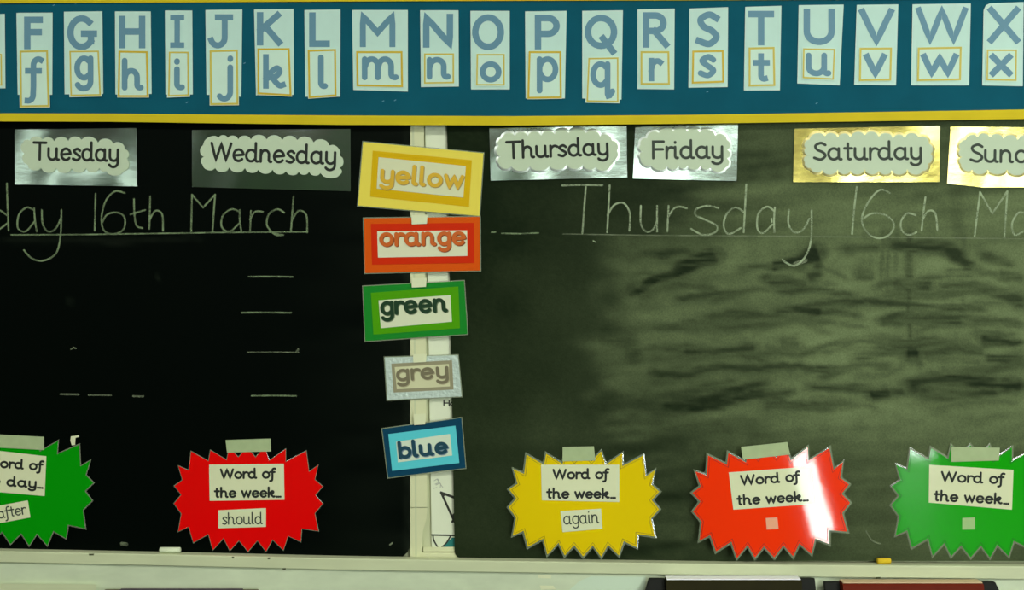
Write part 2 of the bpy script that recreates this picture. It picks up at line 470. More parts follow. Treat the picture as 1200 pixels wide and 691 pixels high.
# ------------------------------------------------------------------ panelling under the ledge
def strip_pts(tbl):
    xs = [a for a, b in tbl]; ys = [b for a, b in tbl]
    return lambda x: float(np.interp(x, xs, ys))
XS = [-160, 0, 200, 400, 560, 740, 920, 1080, 1200, 1360]
led_top = strip_pts(list(zip(XS, [642.5, 645.5, 649.5, 654, 656.5, 659, 661.5, 662.5, 663.2, 664])))
led_bot = strip_pts(list(zip(XS, [656, 659, 663.2, 668, 670.5, 673, 676, 677.7, 679, 680])))
LED_D = 0.032
mb = MB()
plate(mb, [(x, led_bot(x) - 2.0) for x in XS] + [(1360, 1110), (-160, 1110)], cst(0.027), 0.026)
o = struct('trim_1', mb, M_panel)
mb = MB()
plate(mb, [(-160, 683.2), (0, 683.6), (113, 684.6), (113, 700), (-160, 700)], cst(0.036), 0.008)
struct('trim_2', mb, M_cream)
# small stepped rails at the foot of the gap between the boards
mb = MB()
plate(mb, [(496, 640.5), (536, 640.5), (536, 646), (496, 646)], cst(0.0075), 0.007)
struct('trim_3', mb, M_cream2)
mb = MB()
plate(mb, [(494, 647), (537, 647), (537, 662), (494, 662)], cst(0.0095), 0.009)
struct('trim_4', mb, M_cream2)

# ------------------------------------------------------------------ chalkboards
def vnoise(x, y, seed=0):
    rs = np.random.RandomState(seed); T = rs.rand(256, 256)
    xi = np.floor(x).astype(int); yi = np.floor(y).astype(int); fx = x - xi; fy = y - yi
    fx = fx * fx * (3 - 2 * fx); fy = fy * fy * (3 - 2 * fy)
    g = lambda a, b: T[a % 256, b % 256]
    return (g(xi, yi) * (1 - fx) + g(xi + 1, yi) * fx) * (1 - fy) + (g(xi, yi + 1) * (1 - fx) + g(xi + 1, yi + 1) * fx) * fy
def sstep(a, b, x):
    t = np.clip((x - a) / (b - a), 0, 1); return t * t * (3 - 2 * t)
def seg(X, Y, pts, w0, w1=None, soft=0.7):
    """soft brushed stroke along pts with a width from w0 to w1, feathered and thinning at both ends"""
    w1 = w0 if w1 is None else w1; n = len(pts) - 1
    Xw = X + (vnoise(X / 34, Y / 40, 5) - .5) * 8; Yw = Y + (vnoise(X / 44, Y / 16, 6) - .5) * 7 + (vnoise(X / 9, Y / 5, 7) - .5) * 3
    D = np.full_like(X, 1e9); T = np.zeros_like(X)
    for i in range(n):
        (ax, ay), (bx, by) = pts[i], pts[i + 1]; dx, dy = bx - ax, by - ay; l2 = dx * dx + dy * dy + 1e-6
        t = np.clip(((Xw - ax) * dx + (Yw - ay) * dy) / l2, 0, 1)
        d = np.hypot(Xw - ax - t * dx, Yw - ay - t * dy); m_ = d < D
        D = np.where(m_, d, D); T = np.where(m_, (i + t) / n, T)
    wd = (w0 + (w1 - w0) * T) / 2 * 1.25
    end = np.clip(np.minimum(T, 1 - T) * 7 + .55, 0, 1)
    core = 1 - sstep(wd * (1 - soft) - .5, wd * (1 + soft * 1.2) + 2.0, D)
    halo = .35 * (1 - sstep(0, wd * 2.6 + 4, D))
    fib = .66 + .68 * (vnoise(X / 26, (Y + X * .05) / 2.6, 61) - .15)
    return np.clip(np.maximum(core, halo) * end * fib.clip(.5, 1.05), 0, 1)

def mat_board(name, base, dust, rough0, rough1, spec):
    m = bpy.data.materials.new(name); m.use_nodes = True; nt = m.node_tree; b = nt.nodes['Principled BSDF']
    a = nt.nodes.new('ShaderNodeVertexColor'); a.layer_name = 'dust'
    sp = nt.nodes.new('ShaderNodeSeparateColor'); nt.links.new(a.outputs['Color'], sp.inputs[0])
    tc = nt.nodes.new('ShaderNodeTexCoord'); n = nt.nodes.new('ShaderNodeTexNoise'); n.inputs['Scale'].default_value = 420; n.inputs['Detail'].default_value = 3
    nt.links.new(tc.outputs['Object'], n.inputs['Vector'])
    mr = nt.nodes.new('ShaderNodeMapRange'); mr.inputs['To Min'].default_value = 0.55; mr.inputs['To Max'].default_value = 1.45
    nt.links.new(n.outputs['Fac'], mr.inputs['Value'])
    mu = nt.nodes.new('ShaderNodeMath'); mu.operation = 'MULTIPLY'; mu.use_clamp = True
    nt.links.new(sp.outputs[0], mu.inputs[0]); nt.links.new(mr.outputs[0], mu.inputs[1])
    mx = nt.nodes.new('ShaderNodeMix'); mx.data_type = 'RGBA'; mx.inputs[6].default_value = base; mx.inputs[7].default_value = dust
    nt.links.new(mu.outputs[0], mx.inputs[0]); nt.links.new(mx.outputs[2], b.inputs['Base Color'])
    r = nt.nodes.new('ShaderNodeMapRange'); r.inputs['To Min'].default_value = rough0; r.inputs['To Max'].default_value = rough1
    nt.links.new(mu.outputs[0], r.inputs['Value']); nt.links.new(r.outputs[0], b.inputs['Roughness'])
    b.inputs['Specular IOR Level'].default_value = spec
    return m

BD = 0.012
def board(name, xl, xr, corner, m, dustf, label, step=3.0):
    """corner: 'r' or 'l' = which lower corner is rounded; xl, xr = functions of y"""
    root = thing(name, P((xl(400) + xr(400)) / 2, 668, 0.006), label, 'chalkboard')
    y0, y1 = 120.0, 657.0; yc = 649.0 if corner == 'r' else 654.0
    ny = int((y1 - y0) / step); nx = int((xr(400) - xl(400)) / step)
    Y = np.linspace(y0, y1, ny + 1)[:, None] * np.ones((1, nx + 1)); t = np.linspace(0, 1, nx + 1)[None, :]
    XL = np.array([xl(v) for v in Y[:, 0]])[:, None]; XR = np.array([xr(v) for v in Y[:, 0]])[:, None]
    # rounded lower corner beside the gap
    rad = 8.0; dyc = np.clip(Y[:, :1] - (yc - rad), 0, rad); cut = rad - np.sqrt(rad * rad - dyc ** 2)
    if corner == 'r': XR = XR - cut
    else: XL = XL + cut
    X = XL + (XR - XL) * t
    D = dustf(X, Y)
    k = (CAM_D - BD) / FPX
    W = np.stack([(X - 600) * k, np.full_like(X, -BD), CAM_Z - (Y - 345.5) * k], -1).reshape(-1, 3)
    base = Vector(root.location); W = W - np.array(base)
    nc = nx + 1; faces = []
    for j in range(ny):
        for i in range(nx):
            a = j * nc + i; faces.append((a, a + nc, a + nc + 1, a + 1))
    V = [tuple(v) for v in W]; n0 = len(V)
    loop = [i for i in range(nc)] + [j * nc + nx for j in range(1, ny + 1)] + [ny * nc + i for i in range(nx - 1, -1, -1)] + [j * nc for j in range(ny - 1, 0, -1)]
    for i in loop: v = V[i]; V.append((v[0], v[1] + 0.005, v[2]))
    L = len(loop)
    for q in range(L): faces.append((loop[q], loop[(q + 1) % L], n0 + (q + 1) % L, n0 + q))
    me = bpy.data.meshes.new('writing_surface'); me.from_pydata(V, [], faces)
    ca = me.color_attributes.new('dust', 'FLOAT_COLOR', 'POINT')
    dv = np.concatenate([D.reshape(-1), np.zeros(L)]); c4 = np.stack([dv, dv, dv, np.ones_like(dv)], -1).astype(np.float32)
    ca.data.foreach_set('color', c4.reshape(-1))
    me.materials.append(m); me.update()
    o = bpy.data.objects.new('writing_surface', me); COL.objects.link(o); o.parent = root
    return root

def dust_left(X, Y):
    d = 0.03 * vnoise(X / 60, Y / 14, 3) * sstep(300, 480, X)
    d += 0.10 * sstep(470, 480, X) * vnoise(X / 3, Y / 9, 8)
    d += 0.12 * np.clip(1 - np.hypot((X - 186) / 3, (Y - 324) / 4), 0, 1) + .08 * np.clip(1 - np.hypot((X - 82) / 5, (Y - 353) / 5), 0, 1)
    d += 0.05 * seg(X, Y, [(0, 283), (240, 280)], 3)
    return np.clip(d, 0, 1)

def dust_right(X, Y):
    S = lambda pts, w0, w1=None, soft=.7: seg(X, Y, pts, w0, w1, soft)
    # the chalky wiped area starts in a wavy slanting edge
    edge = 700 + (vnoise(Y / 46, Y * 0, 11) - .5) * 46 - sstep(270, 235, Y) * -40
    edge = np.where(Y < 276, 795 + (vnoise(Y / 9, Y * 0, 2) - .5) * 40, edge)
    wiped = sstep(-28, 34, X - edge - (vnoise(X / 30, Y / 16, 4) - .5) * 34)
    st = vnoise(X / 110 + 3, (Y + X * .12) / 15.0, 21) * .5 + vnoise(X / 60, (Y + X * .08) / 7, 22) * .26 + vnoise(X / 14, Y / 9, 23) * .24
    band = np.exp(-((Y - 375) / 105.0) ** 2)
    body = .24 + .24 * band + .62 * (st - .5) + .34 * sstep(740, 1020, X)
    left = .02 + .06 * (vnoise(X / 40, Y / 40, 9) - .3) + .09 * sstep(520, 740, X + .55 * (Y - 330)) + .06 * sstep(460, 540, Y)
    d = left * (1 - wiped) + body * wiped
    top = sstep(226, 205, Y)
    d *= 1 - .30 * top
    d *= 1 - .42 * sstep(505, 535, Y) * (1 - .3 * sstep(950, 1150, X)); d *= 1 - .35 * sstep(625, 655, Y)
    # bright patches of chalk
    for cx, cy, rx, ry, a in ((885, 347, 26, 14, .13), (1105, 310, 26, 18, .16), (1112, 345, 30, 12, .10), (985, 330, 40, 22, .10), (1150, 372, 34, 10, .10),
                              (985, 395, 40, 12, .12), (1030, 345, 24, 18, .08), (1178, 330, 24, 10, .10), (1100, 400, 40, 10, .05), (1000, 490, 60, 12, .10), (1165, 410, 20, 9, .12), (860, 300, 18, 18, .08), (760, 310, 18, 16, .07), (1085, 490, 60, 18, .08)):
        d += a * np.exp(-((X - cx) / rx) ** 2 - ((Y - cy) / ry) ** 2) * (.6 + .8 * vnoise(X / 12, Y / 6, 31))
    k = np.zeros_like(X)
    def dark(pts, w0, w1=None, a=.75, soft=.7):
        np.maximum(k, a * S(pts, w0, w1, soft), out=k)
    dark([(740, 341), (775, 323), (812, 306), (840, 298)], 4, 15, .85, .4)
    dark([(905, 314), (935, 306), (958, 296)], 10, 16, .85, .4); dark([(956, 300), (955, 322), (945, 328)], 9, 9, .7)
    dark([(875, 313), (910, 312), (945, 314)], 5, 10, .6); dark([(893, 327), (925, 332), (944, 335)], 5, 9, .7)
    dark([(987, 295), (1030, 290)], 10, 7, .65); dark([(1003, 319), (1024, 321)], 9, 7, .6)
    dark([(1040, 287), (1080, 290), (1110, 292), (1130, 304), (1140, 312)], 11, 13, .8)
    dark([(1138, 305), (1136, 318)], 12, 9, .7); dark([(1150, 296), (1172, 303), (1187, 308)], 8, 6, .7); dark([(1172, 322), (1200, 326)], 7, 7, .6)
    for x, y2, a in ((1034, 340, .45), (1042, 343, .4), (1052, 320, .35), (1067, 402, .65), (1127, 365, .35), (1011, 320, .2), (1019, 315, .2)):
        dark([(x, 268), (x + .5, y2)], 4 if x != 1067 else 6, 3, a)
    dark([(1050, 329), (1068, 332), (1090, 335)], 12, 9, .7); dark([(1100, 334), (1140, 336), (1170, 345), (1200, 360)], 6, 14, .7)
    dark([(927, 362), (945, 364), (962, 363)], 10, 8, .8); dark([(915, 361), (973, 355), (1017, 353), (1067, 357), (1105, 361), (1135, 364)], 4, 8, .7)
    dark([(1030, 375), (1062, 372), (1095, 376), (1128, 380)], 8, 9, .75); dark([(1075, 365), (1120, 372), (1200, 383)], 8, 6, .6)
    dark([(742, 384), (800, 380), (860, 383), (922, 381)], 9, 7, .5); dark([(845, 379), (920, 371), (990, 372)], 5, 5, .3)
    dark([(800, 411), (850, 411), (887, 409)], 9, 9, .75); dark([(915, 403), (935, 402)], 14, 10, .5)
    dark([(985, 402), (1015, 396), (1060, 393)], 9, 6, .45); dark([(1000, 422), (1030, 415), (1065, 405), (1130, 404)], 10, 6, .6)
    dark([(1062, 413), (1076, 413)], 15, 12, .9); dark([(1075, 393), (1076, 430)], 7, 5, .5)
    dark([(1147, 399), (1200, 400)], 10, 6, .8); dark([(1152, 417), (1180, 422), (1200, 424)], 9, 12, .8)
    dark([(760, 437), (810, 437), (860, 432), (920, 430), (985, 432)], 7, 6, .75); dark([(780, 468), (830, 456), (862, 449)], 12, 5, .55)
    dark([(770, 478), (815, 472), (845, 463), (897, 450)], 10, 8, .8); dark([(800, 480), (850, 471), (890, 464), (930, 457)], 9, 5, .85)
    dark([(897, 475), (930, 474), (1005, 476)], 9, 8, .6); dark([(945, 452), (985, 455), (1030, 460), (1062, 458)], 7, 5, .7)
    dark([(1018, 464), (1042, 460)], 9, 7, .9); dark([(1060, 455), (1090, 444), (1130, 444), (1165, 449), (1200, 452)], 14, 10, .85)
    dark([(1070, 460), (1130, 462), (1170, 458)], 12, 5, .75); dark([(1000, 445), (1040, 440), (1062, 425)], 6, 5, .35)
    dark([(1000, 420), (1065, 440)], 4, 4, .2); dark([(1080, 417), (1150, 420)], 6, 8, .45); dark([(1100, 432), (1150, 432)], 7, 6, .4)
    dark([(700, 395), (735, 400), (745, 420)], 20, 16, .5); dark([(700, 470), (790, 478)], 16, 14, .5); dark([(760, 497), (900, 505)], 10, 10, .2)
    dark([(805, 226), (760, 226), (700, 245)], 20, 22, .3); dark([(1030, 215), (1120, 240)], 14, 14, .15); dark([(1120, 215), (1122, 280)], 12, 9, .3)
    rr = random.Random(12)
    for i in range(46):
        x = rr.uniform(735, 1150); y = rr.uniform(292, 482); ln = rr.uniform(50, 150); sl = rr.uniform(-.16, .10); bow = rr.uniform(-.10, .02) * ln
        dark([(x, y), (x + ln * .33, y + ln * .33 * sl + bow), (x + ln * .66, y + ln * .66 * sl + bow), (x + ln, y + ln * sl)], rr.uniform(3, 10), rr.uniform(2, 7), rr.uniform(.25, .62))
    d *= 1 - np.clip(k * 1.08, 0, .93)
    d += .03 * (vnoise(X / 4, Y / 3, 44) - .5)
    return np.clip(d, 0.02, 1)

M_boardl = mat_board('chalkboard_black', (0.0008, 0.0022, 0.0012, 1), (0.10, 0.13, 0.08, 1), 0.5, 0.8, 0.03)
M_boardr = mat_board('chalkboard_dusty', (0.004, 0.010, 0.003, 1), (0.165, 0.212, 0.096, 1), 0.45, 0.8, 0.03)
bl = board('chalkboard', lambda y: -260, lambda y: 480.0, 'r', M_boardl, dust_left,
           'left chalkboard, nearly black, with day 16th March and short dashes chalked on it', 5.0)
br = board('chalkboard', lambda y: 523.8 + (y - 146) * (9.0 / 500), lambda y: 1460.0, 'l', M_boardr, dust_right,
           'right chalkboard, greyed by wiped chalk dust, with Thursday 16th chalked on it', 2.6)

# chalk lettering and lines
def chalk(name, parent, strokes, m, wd=2.0, smooth=True, label=None):
    mb = MB(); df = cst(BD + 0.0003)
    for i, s in enumerate(strokes):
        ribbon(mb, spl(s) if (smooth and len(s) > 2) else s, wd, df, th=0.00025, eps=i * 1e-6)
    return mb.build(name, m, parent, label=label)
L1 = [[(8, 252), (-2, 246), (-11, 252), (-14, 264), (-6, 271), (8, 262)], [(8, 215), (9, 245), (10, 270)],
      [(40, 246), (31, 243), (22, 252), (21, 267), (30, 271), (40, 260)], [(40, 244), (41, 258), (43, 271)],
      [(49, 246), (50, 262), (56, 271), (65, 268), (72, 254)], [(72, 246), (71, 275), (66, 296), (52, 305), (38, 303), (28, 293)],
      [(112, 227), (111, 270)], [(146, 226), (135, 224), (124, 235), (119, 255), (122, 270), (134, 274), (145, 268), (146, 255), (138, 249), (126, 251), (120, 260)],
      [(157, 233), (157.5, 250), (160, 264), (167, 267)], [(153, 251), (170, 246)],
      [(176, 230), (175, 268)], [(175, 258), (182, 247), (190, 251), (191, 270)]]
L2 = [[(224, 271), (225, 228)], [(225, 228), (238, 243)], [(238, 243), (252, 228)], [(252, 228), (249, 271)],
      [(281, 248), (271, 245), (261, 253), (260, 266), (269, 271), (280, 262)], [(281, 246), (281, 258), (283, 271)],
      [(294, 247), (293, 272)], [(293, 257), (299, 248), (308, 248)],
      [(333, 249), (325, 245), (315, 251), (313, 264), (321, 273), (332, 275)],
      [(344, 230), (341, 271)], [(342, 258), (350, 247), (359, 252), (360, 272)]]
chalk('chalk_writing', bl, L1, M_chalkl, 2.1, label='chalk letters day 16th')
chalk('chalk_writing', bl, L2, M_chalkl, 2.1, label='chalk word March')
chalk('chalk_line', bl, [[(13, 275), (100, 274.6), (240, 272.6)], [(240, 272.4), (360, 271.5)]], M_chalkl, 1.7, False, 'chalk underline below the date')
chalk('chalk_line', bl, [[(320, 273), (325, 275.5), (331, 275)]], M_chalkl, 2.2)
for a, b, y, wd in ((291, 343, 324, 1.9), (283, 341, 366, 2.0), (290, 350, 412.5, 1.5), (295, 347, 463.5, 1.8)):
    chalk('chalk_dash', bl, [[(a, y), ((a + b) / 2, y - .2), (b, y + .2)]], M_chalkl if y != 412.5 else M_chalkf, wd, False)
chalk('chalk_dash', bl, [[(347, 412), (349.5, 409)]], M_chalkf, 2.2, False)
for a, b, y in ((71, 92, 461.7), (104, 130, 462.5), (156, 168, 464)):
    chalk('chalk_dash', bl, [[(a, y), (b, y + .3)]], M_chalkf, 2.2, False, 'faint broken chalk dash')
chalk('chalk_smudge', bl, [[(143, 637), (148, 637.5)]], M_chalkf, 4.5, False)
chalk('chalk_smudge', bl, [[(83, 409), (86, 407), (89, 408)]], M_chalkf, 1.6, False)
chalk('chalk_smudge', bl, [[(457, 638), (459.5, 636)]], M_chalkf, 2.0, False)
R1 = [[(659, 217.2), (683, 216.6), (706, 217)], [(686.5, 218), (684.5, 245), (682.5, 273)],
      [(714.5, 217), (713, 245), (711.5, 272)], [(712, 252), (720, 240), (731, 238), (738, 250), (737.5, 270)],
      [(751, 241), (751, 262), (757, 271), (765, 269), (770, 258)], [(770, 241), (770, 271)],
      [(783.5, 241), (782, 271)], [(783, 254), (790, 244), (797, 242), (805, 244)],
      [(842, 243.5), (829, 241), (816, 245), (815.5, 252), (828, 258), (840, 264.5), (838, 272), (824, 275), (810, 268)],
      [(871, 248), (862, 243), (852, 250), (848, 264), (854, 274), (868, 267)], [(874.5, 216), (873, 245), (871.5, 272)],
      [(907, 247), (899, 242), (889, 250), (887.5, 267), (894, 273), (905, 263)], [(908, 243), (907, 258), (907.5, 272)],
      [(924.5, 246), (924, 262), (931, 272), (941, 269), (948.5, 256)], [(951, 246), (950.5, 280), (944, 300), (932, 311), (922, 308), (917, 304)]]
R2 = [[(1004, 219), (1001, 245), (998.5, 274)],
      [(1043, 226), (1031, 222.5), (1018, 236), (1010, 256), (1016, 272), (1030, 279), (1043, 274), (1047.5, 262), (1038, 252), (1022, 250), (1012, 256)],
      [(1073, 252), (1063, 250), (1056, 259), (1057, 270), (1065, 275), (1074, 272)],
      [(1084.5, 231), (1082, 250), (1080, 270)], [(1081.5, 257), (1088, 247), (1096, 250), (1098.5, 270)]]
R3 = [[(1142, 277), (1148.5, 225)], [(1148.5, 225), (1163, 250)], [(1163, 250), (1180.5, 224)], [(1180.5, 224), (1177, 278)],
      [(1205, 252), (1194, 249), (1186, 262), (1189, 275), (1199, 271)], [(1207, 250), (1206, 277)]]
chalk('chalk_writing', br, R1, M_chalk, 2.2, label='chalk word Thursday')
chalk('chalk_writing', br, R2, M_chalk, 2.2, label='chalk letters 16th')
chalk('chalk_writing', br, R3, M_chalk, 2.2, label='chalk start of the word March, cut by the photo edge')
chalk('chalk_line', br, [[(576, 272), (581, 271.6)], [(588, 273.3), (610, 273.6), (631, 272.8)]], M_chalkl, 1.7, False, 'short chalk underline')
chalk('chalk_line', br, [[(660, 274), (760, 275.5), (900, 276.5), (1050, 278), (1330, 281)]], M_chalkf, 1.4, False, 'faint long chalk underline')
chalk('chalk_smudge', br, [[(695, 282), (698, 283.5)]], M_chalk, 1.5, False)
chalk('chalk_smudge', br, [[(932, 309), (944, 305)]], M_chalkf, 5, False)
chalk('chalk_smudge', br, [[(1015, 622), (1022, 633), (1032, 637)]], M_chalkf, 1.8, True)
chalk('chalk_smudge', br, [[(904, 256), (904.5, 260)]], M_chalk, 1.8, False)

# ------------------------------------------------------------------ gap between the boards: strip and poster
r = thing('cover_strip', P(490, 668, 0.0), 'cream painted vertical strip between the two chalkboards, behind the colour words', 'strip')
mb = MB(); plate(mb, [(481, 120), (496.5, 120), (500.5, 594), (480.8, 594)], cst(0.0108), 0.0104); mb.build('upper_strip', M_cream2, r)
mb = MB(); plate(mb, [(480.8, 594.8), (500.6, 594.8), (499.8, 606), (498, 614), (495.6, 622), (494.6, 634), (494.4, 662), (480.8, 662)], cst(0.0108), 0.0104); mb.build('lower_strip', M_cream2, r)
mb = MB(); plate(mb, [(482.8, 120), (485, 120), (488.6, 662), (486.6, 662)], cst(0.0111), 0.0006); mb.build('tape_seam', M_cream, r)

r = thing('poster', P(530, 642, 0.003), 'narrow white poster edge with black triangle drawings showing between the boards', 'poster')
pd = cst(0.0052)
mb = MB(); plate(mb, [(497.8, 120), (560, 120), (566, 642), (506, 642)], pd, 0.0012)
sheet = mb.build('paper_sheet', mat('poster_paper', rgb(196, 202, 174), .5, .3, noise=.02, nscale=20), r)
mb = MB(); e = off(pd, 0.00025)
text(mb, 'Ha', (519.5, 476), (535, 476), 5.6, 1.5, e); mb.build('lettering', M_ink, sheet)
mb = MB()
ribbon(mb, [(517, 577), (548, 588.5)], 3.0, e); ribbon(mb, [(517, 577), (533, 612)], 2.6, e, eps=1e-6); ribbon(mb, [(548, 588), (530, 611)], 2.6, e, eps=2e-6)
plate(mb, [(515.8, 575), (524, 578.5), (519.5, 582)], off(pd, .0003), .0002)
plate(mb, [(528.5, 604), (533, 600), (533, 613)], off(pd, .0003), .0002)
ribbon(mb, [(506, 626.5), (560, 627.8)], 2.0, e); ribbon(mb, spl([(507.5, 627), (508.5, 633), (513, 641)]), 1.8, e, eps=1e-6); ribbon(mb, spl([(528, 628), (523, 636), (517, 641.5)]), 1.8, e, eps=2e-6)
mb.build('drawing', mat('poster_black_ink', rgb(44, 46, 36), .5, .3), sheet)
mb = MB()
for s in ([(509, 563), (513, 561), (514, 565), (510, 567)], [(511, 568), (516, 566), (516, 571)], [(512, 561), (519, 571)], [(508, 572), (512, 571)]): ribbon(mb, spl(s) if len(s) > 2 else s, .8, e)
mb.build('pencil_doodle', mat('pencil_grey', rgb(150, 155, 138), .6, .2), sheet)
mb = MB(); plate(mb, [(529.5, 629.5), (560, 631), (560, 641.5), (519, 641)], e, .0003); mb.build('teal_patch', mat('teal_ink', rgb(30, 104, 96), .5, .3), sheet)

# ------------------------------------------------------------------ chalk ledge and chalks
r = thing('chalk_ledge', P(600, 672, 0.02), 'long cream wooden chalk ledge running below both chalkboards', 'ledge')
mb = MB(); V = []; F = []
for x in XS:
    a = P(x, led_top(x), LED_D); b = P(x, led_bot(x), LED_D); r0 = .0018
    prof = [(-0.0126, a.z), (-LED_D + r0, a.z), (-LED_D + .0005, a.z - .0005), (-LED_D, a.z - r0), (-LED_D, b.z + r0), (-LED_D + r0, b.z), (-0.0126, b.z)]
    V += [(a.x, y, z) for y, z in prof]
n = 7
for i in range(len(XS) - 1):
    for k in range(n): F.append((i * n + k, i * n + (k + 1) % n, (i + 1) * n + (k + 1) % n, (i + 1) * n + k))
F.append(tuple(range(n))); F.append(tuple(reversed([(len(XS) - 1) * n + k for k in range(n)])))
mb.add(V, F); mb.build('ledge_board', M_cream, r)
mb = MB()
for x, y, s in ((107, 649.5, 3.2), (315, 654, 1.6), (1029, 676.8, 3.0), (273, 653, 1.4), (333, 666.3, 2.0)):
    plate(mb, [(x - s, y - .9), (x + s, y - 1.1), (x + s * .9, y + .9), (x - s * .8, y + 1.0)], cst(LED_D + .0003), .0006)
mb.build('paint_chip', mat('paint_chip_dark', rgb(70, 74, 52), .8, .1), r)

def chalk_stick(x0, x1, yb, rpx, m, label):
    d = 0.020; k = (CAM_D - d) / FPX; z = P((x0 + x1) / 2, led_top((x0 + x1) / 2), LED_D).z
    R = rpx * k; a = P(x0, 0, d).x; b = P(x1, 0, d).x
    root = MB(); root.tube([(a, -d, z + R + .0002), (a + .0008, -d, z + R + .0002), ((a + b) / 2, -d, z + R + .0002), (b - .0008, -d, z + R + .0002), (b, -d, z + R + .0002)], [R * .82, R, R, R * .97, R * .75], 16)
    o = root.build('chalk_stick', m, loc=((a + b) / 2, -d, z)); tag(o, label, 'chalk')
chalk_stick(187.5, 211.5, 647, 3.3, mat('white_chalk', rgb(196, 204, 172), .9, .1), 'white stick of chalk lying on the ledge left of the red burst card')
chalk_stick(1028, 1043.5, 660, 3.4, mat('yellow_chalk', rgb(196, 166, 40), .9, .1), 'short yellow stick of chalk lying on the ledge at right')

# ------------------------------------------------------------------ blue display board with borders
bt_top = strip_pts([(-140, 132.5), (0, 132.6), (133, 133), (260, 134.2), (400, 135.2), (600, 136.0), (800, 134.6), (1000, 131.6), (1200, 128.2), (1340, 126)])
bt_bot = strip_pts([(-140, 142.0), (0, 142.2), (133, 142.6), (260, 144.5), (400, 146.2), (600, 146.8), (800, 145), (1000, 142.3), (1200, 139.3), (1340, 137.5)])
tt_bot = strip_pts([(-140, 4.2), (0, 3.8), (250, 2.6), (500, 1.2), (800, .4), (1000, -.5), (1340, -2.5)])
XB = [-140, 0, 133, 134, 260, 400, 600, 800, 1000, 1200, 1340]
r = thing('display_board', P(600, 146, 0.01), 'dark blue display board with yellow borders holding the alphabet cards', 'display board')
DD = 0.026
mb = MB(); plate(mb, [(-140, -8), (1340, -14)] + [(x, bt_bot(x) - 1.5) for x in reversed(XB)], cst(DD), DD - 0.0124)
mb.build('backing_paper', M_blue, r)
mb = MB(); plate(mb, [(x, bt_top(x)) for x in XB] + [(x, bt_bot(x)) for x in reversed(XB)], cst(DD + .003), .0055); mb.build('border_strip', M_trim, r)
mb = MB(); plate(mb, [(x, tt_bot(x) - 11) for x in XB] + [(x, tt_bot(x)) for x in reversed(XB)], cst(DD + .003), .0055); mb.build('border_strip', M_trim, r)
mb = MB()
for x, y in ((89, 4), (286.5, 74), (60, 53), (219, 120), (449, 118.5), (463, 117.5), (829, 107.5), (957, 121), (63, 6)):
    ribbon(mb, [(x - .8, y + .4), (x + .8, y - .5)], 1.1, cst(DD + .0003))
mb.build('pin_hole', mat('pin_hole_pale', rgb(80, 125, 140), .7, .2), r)

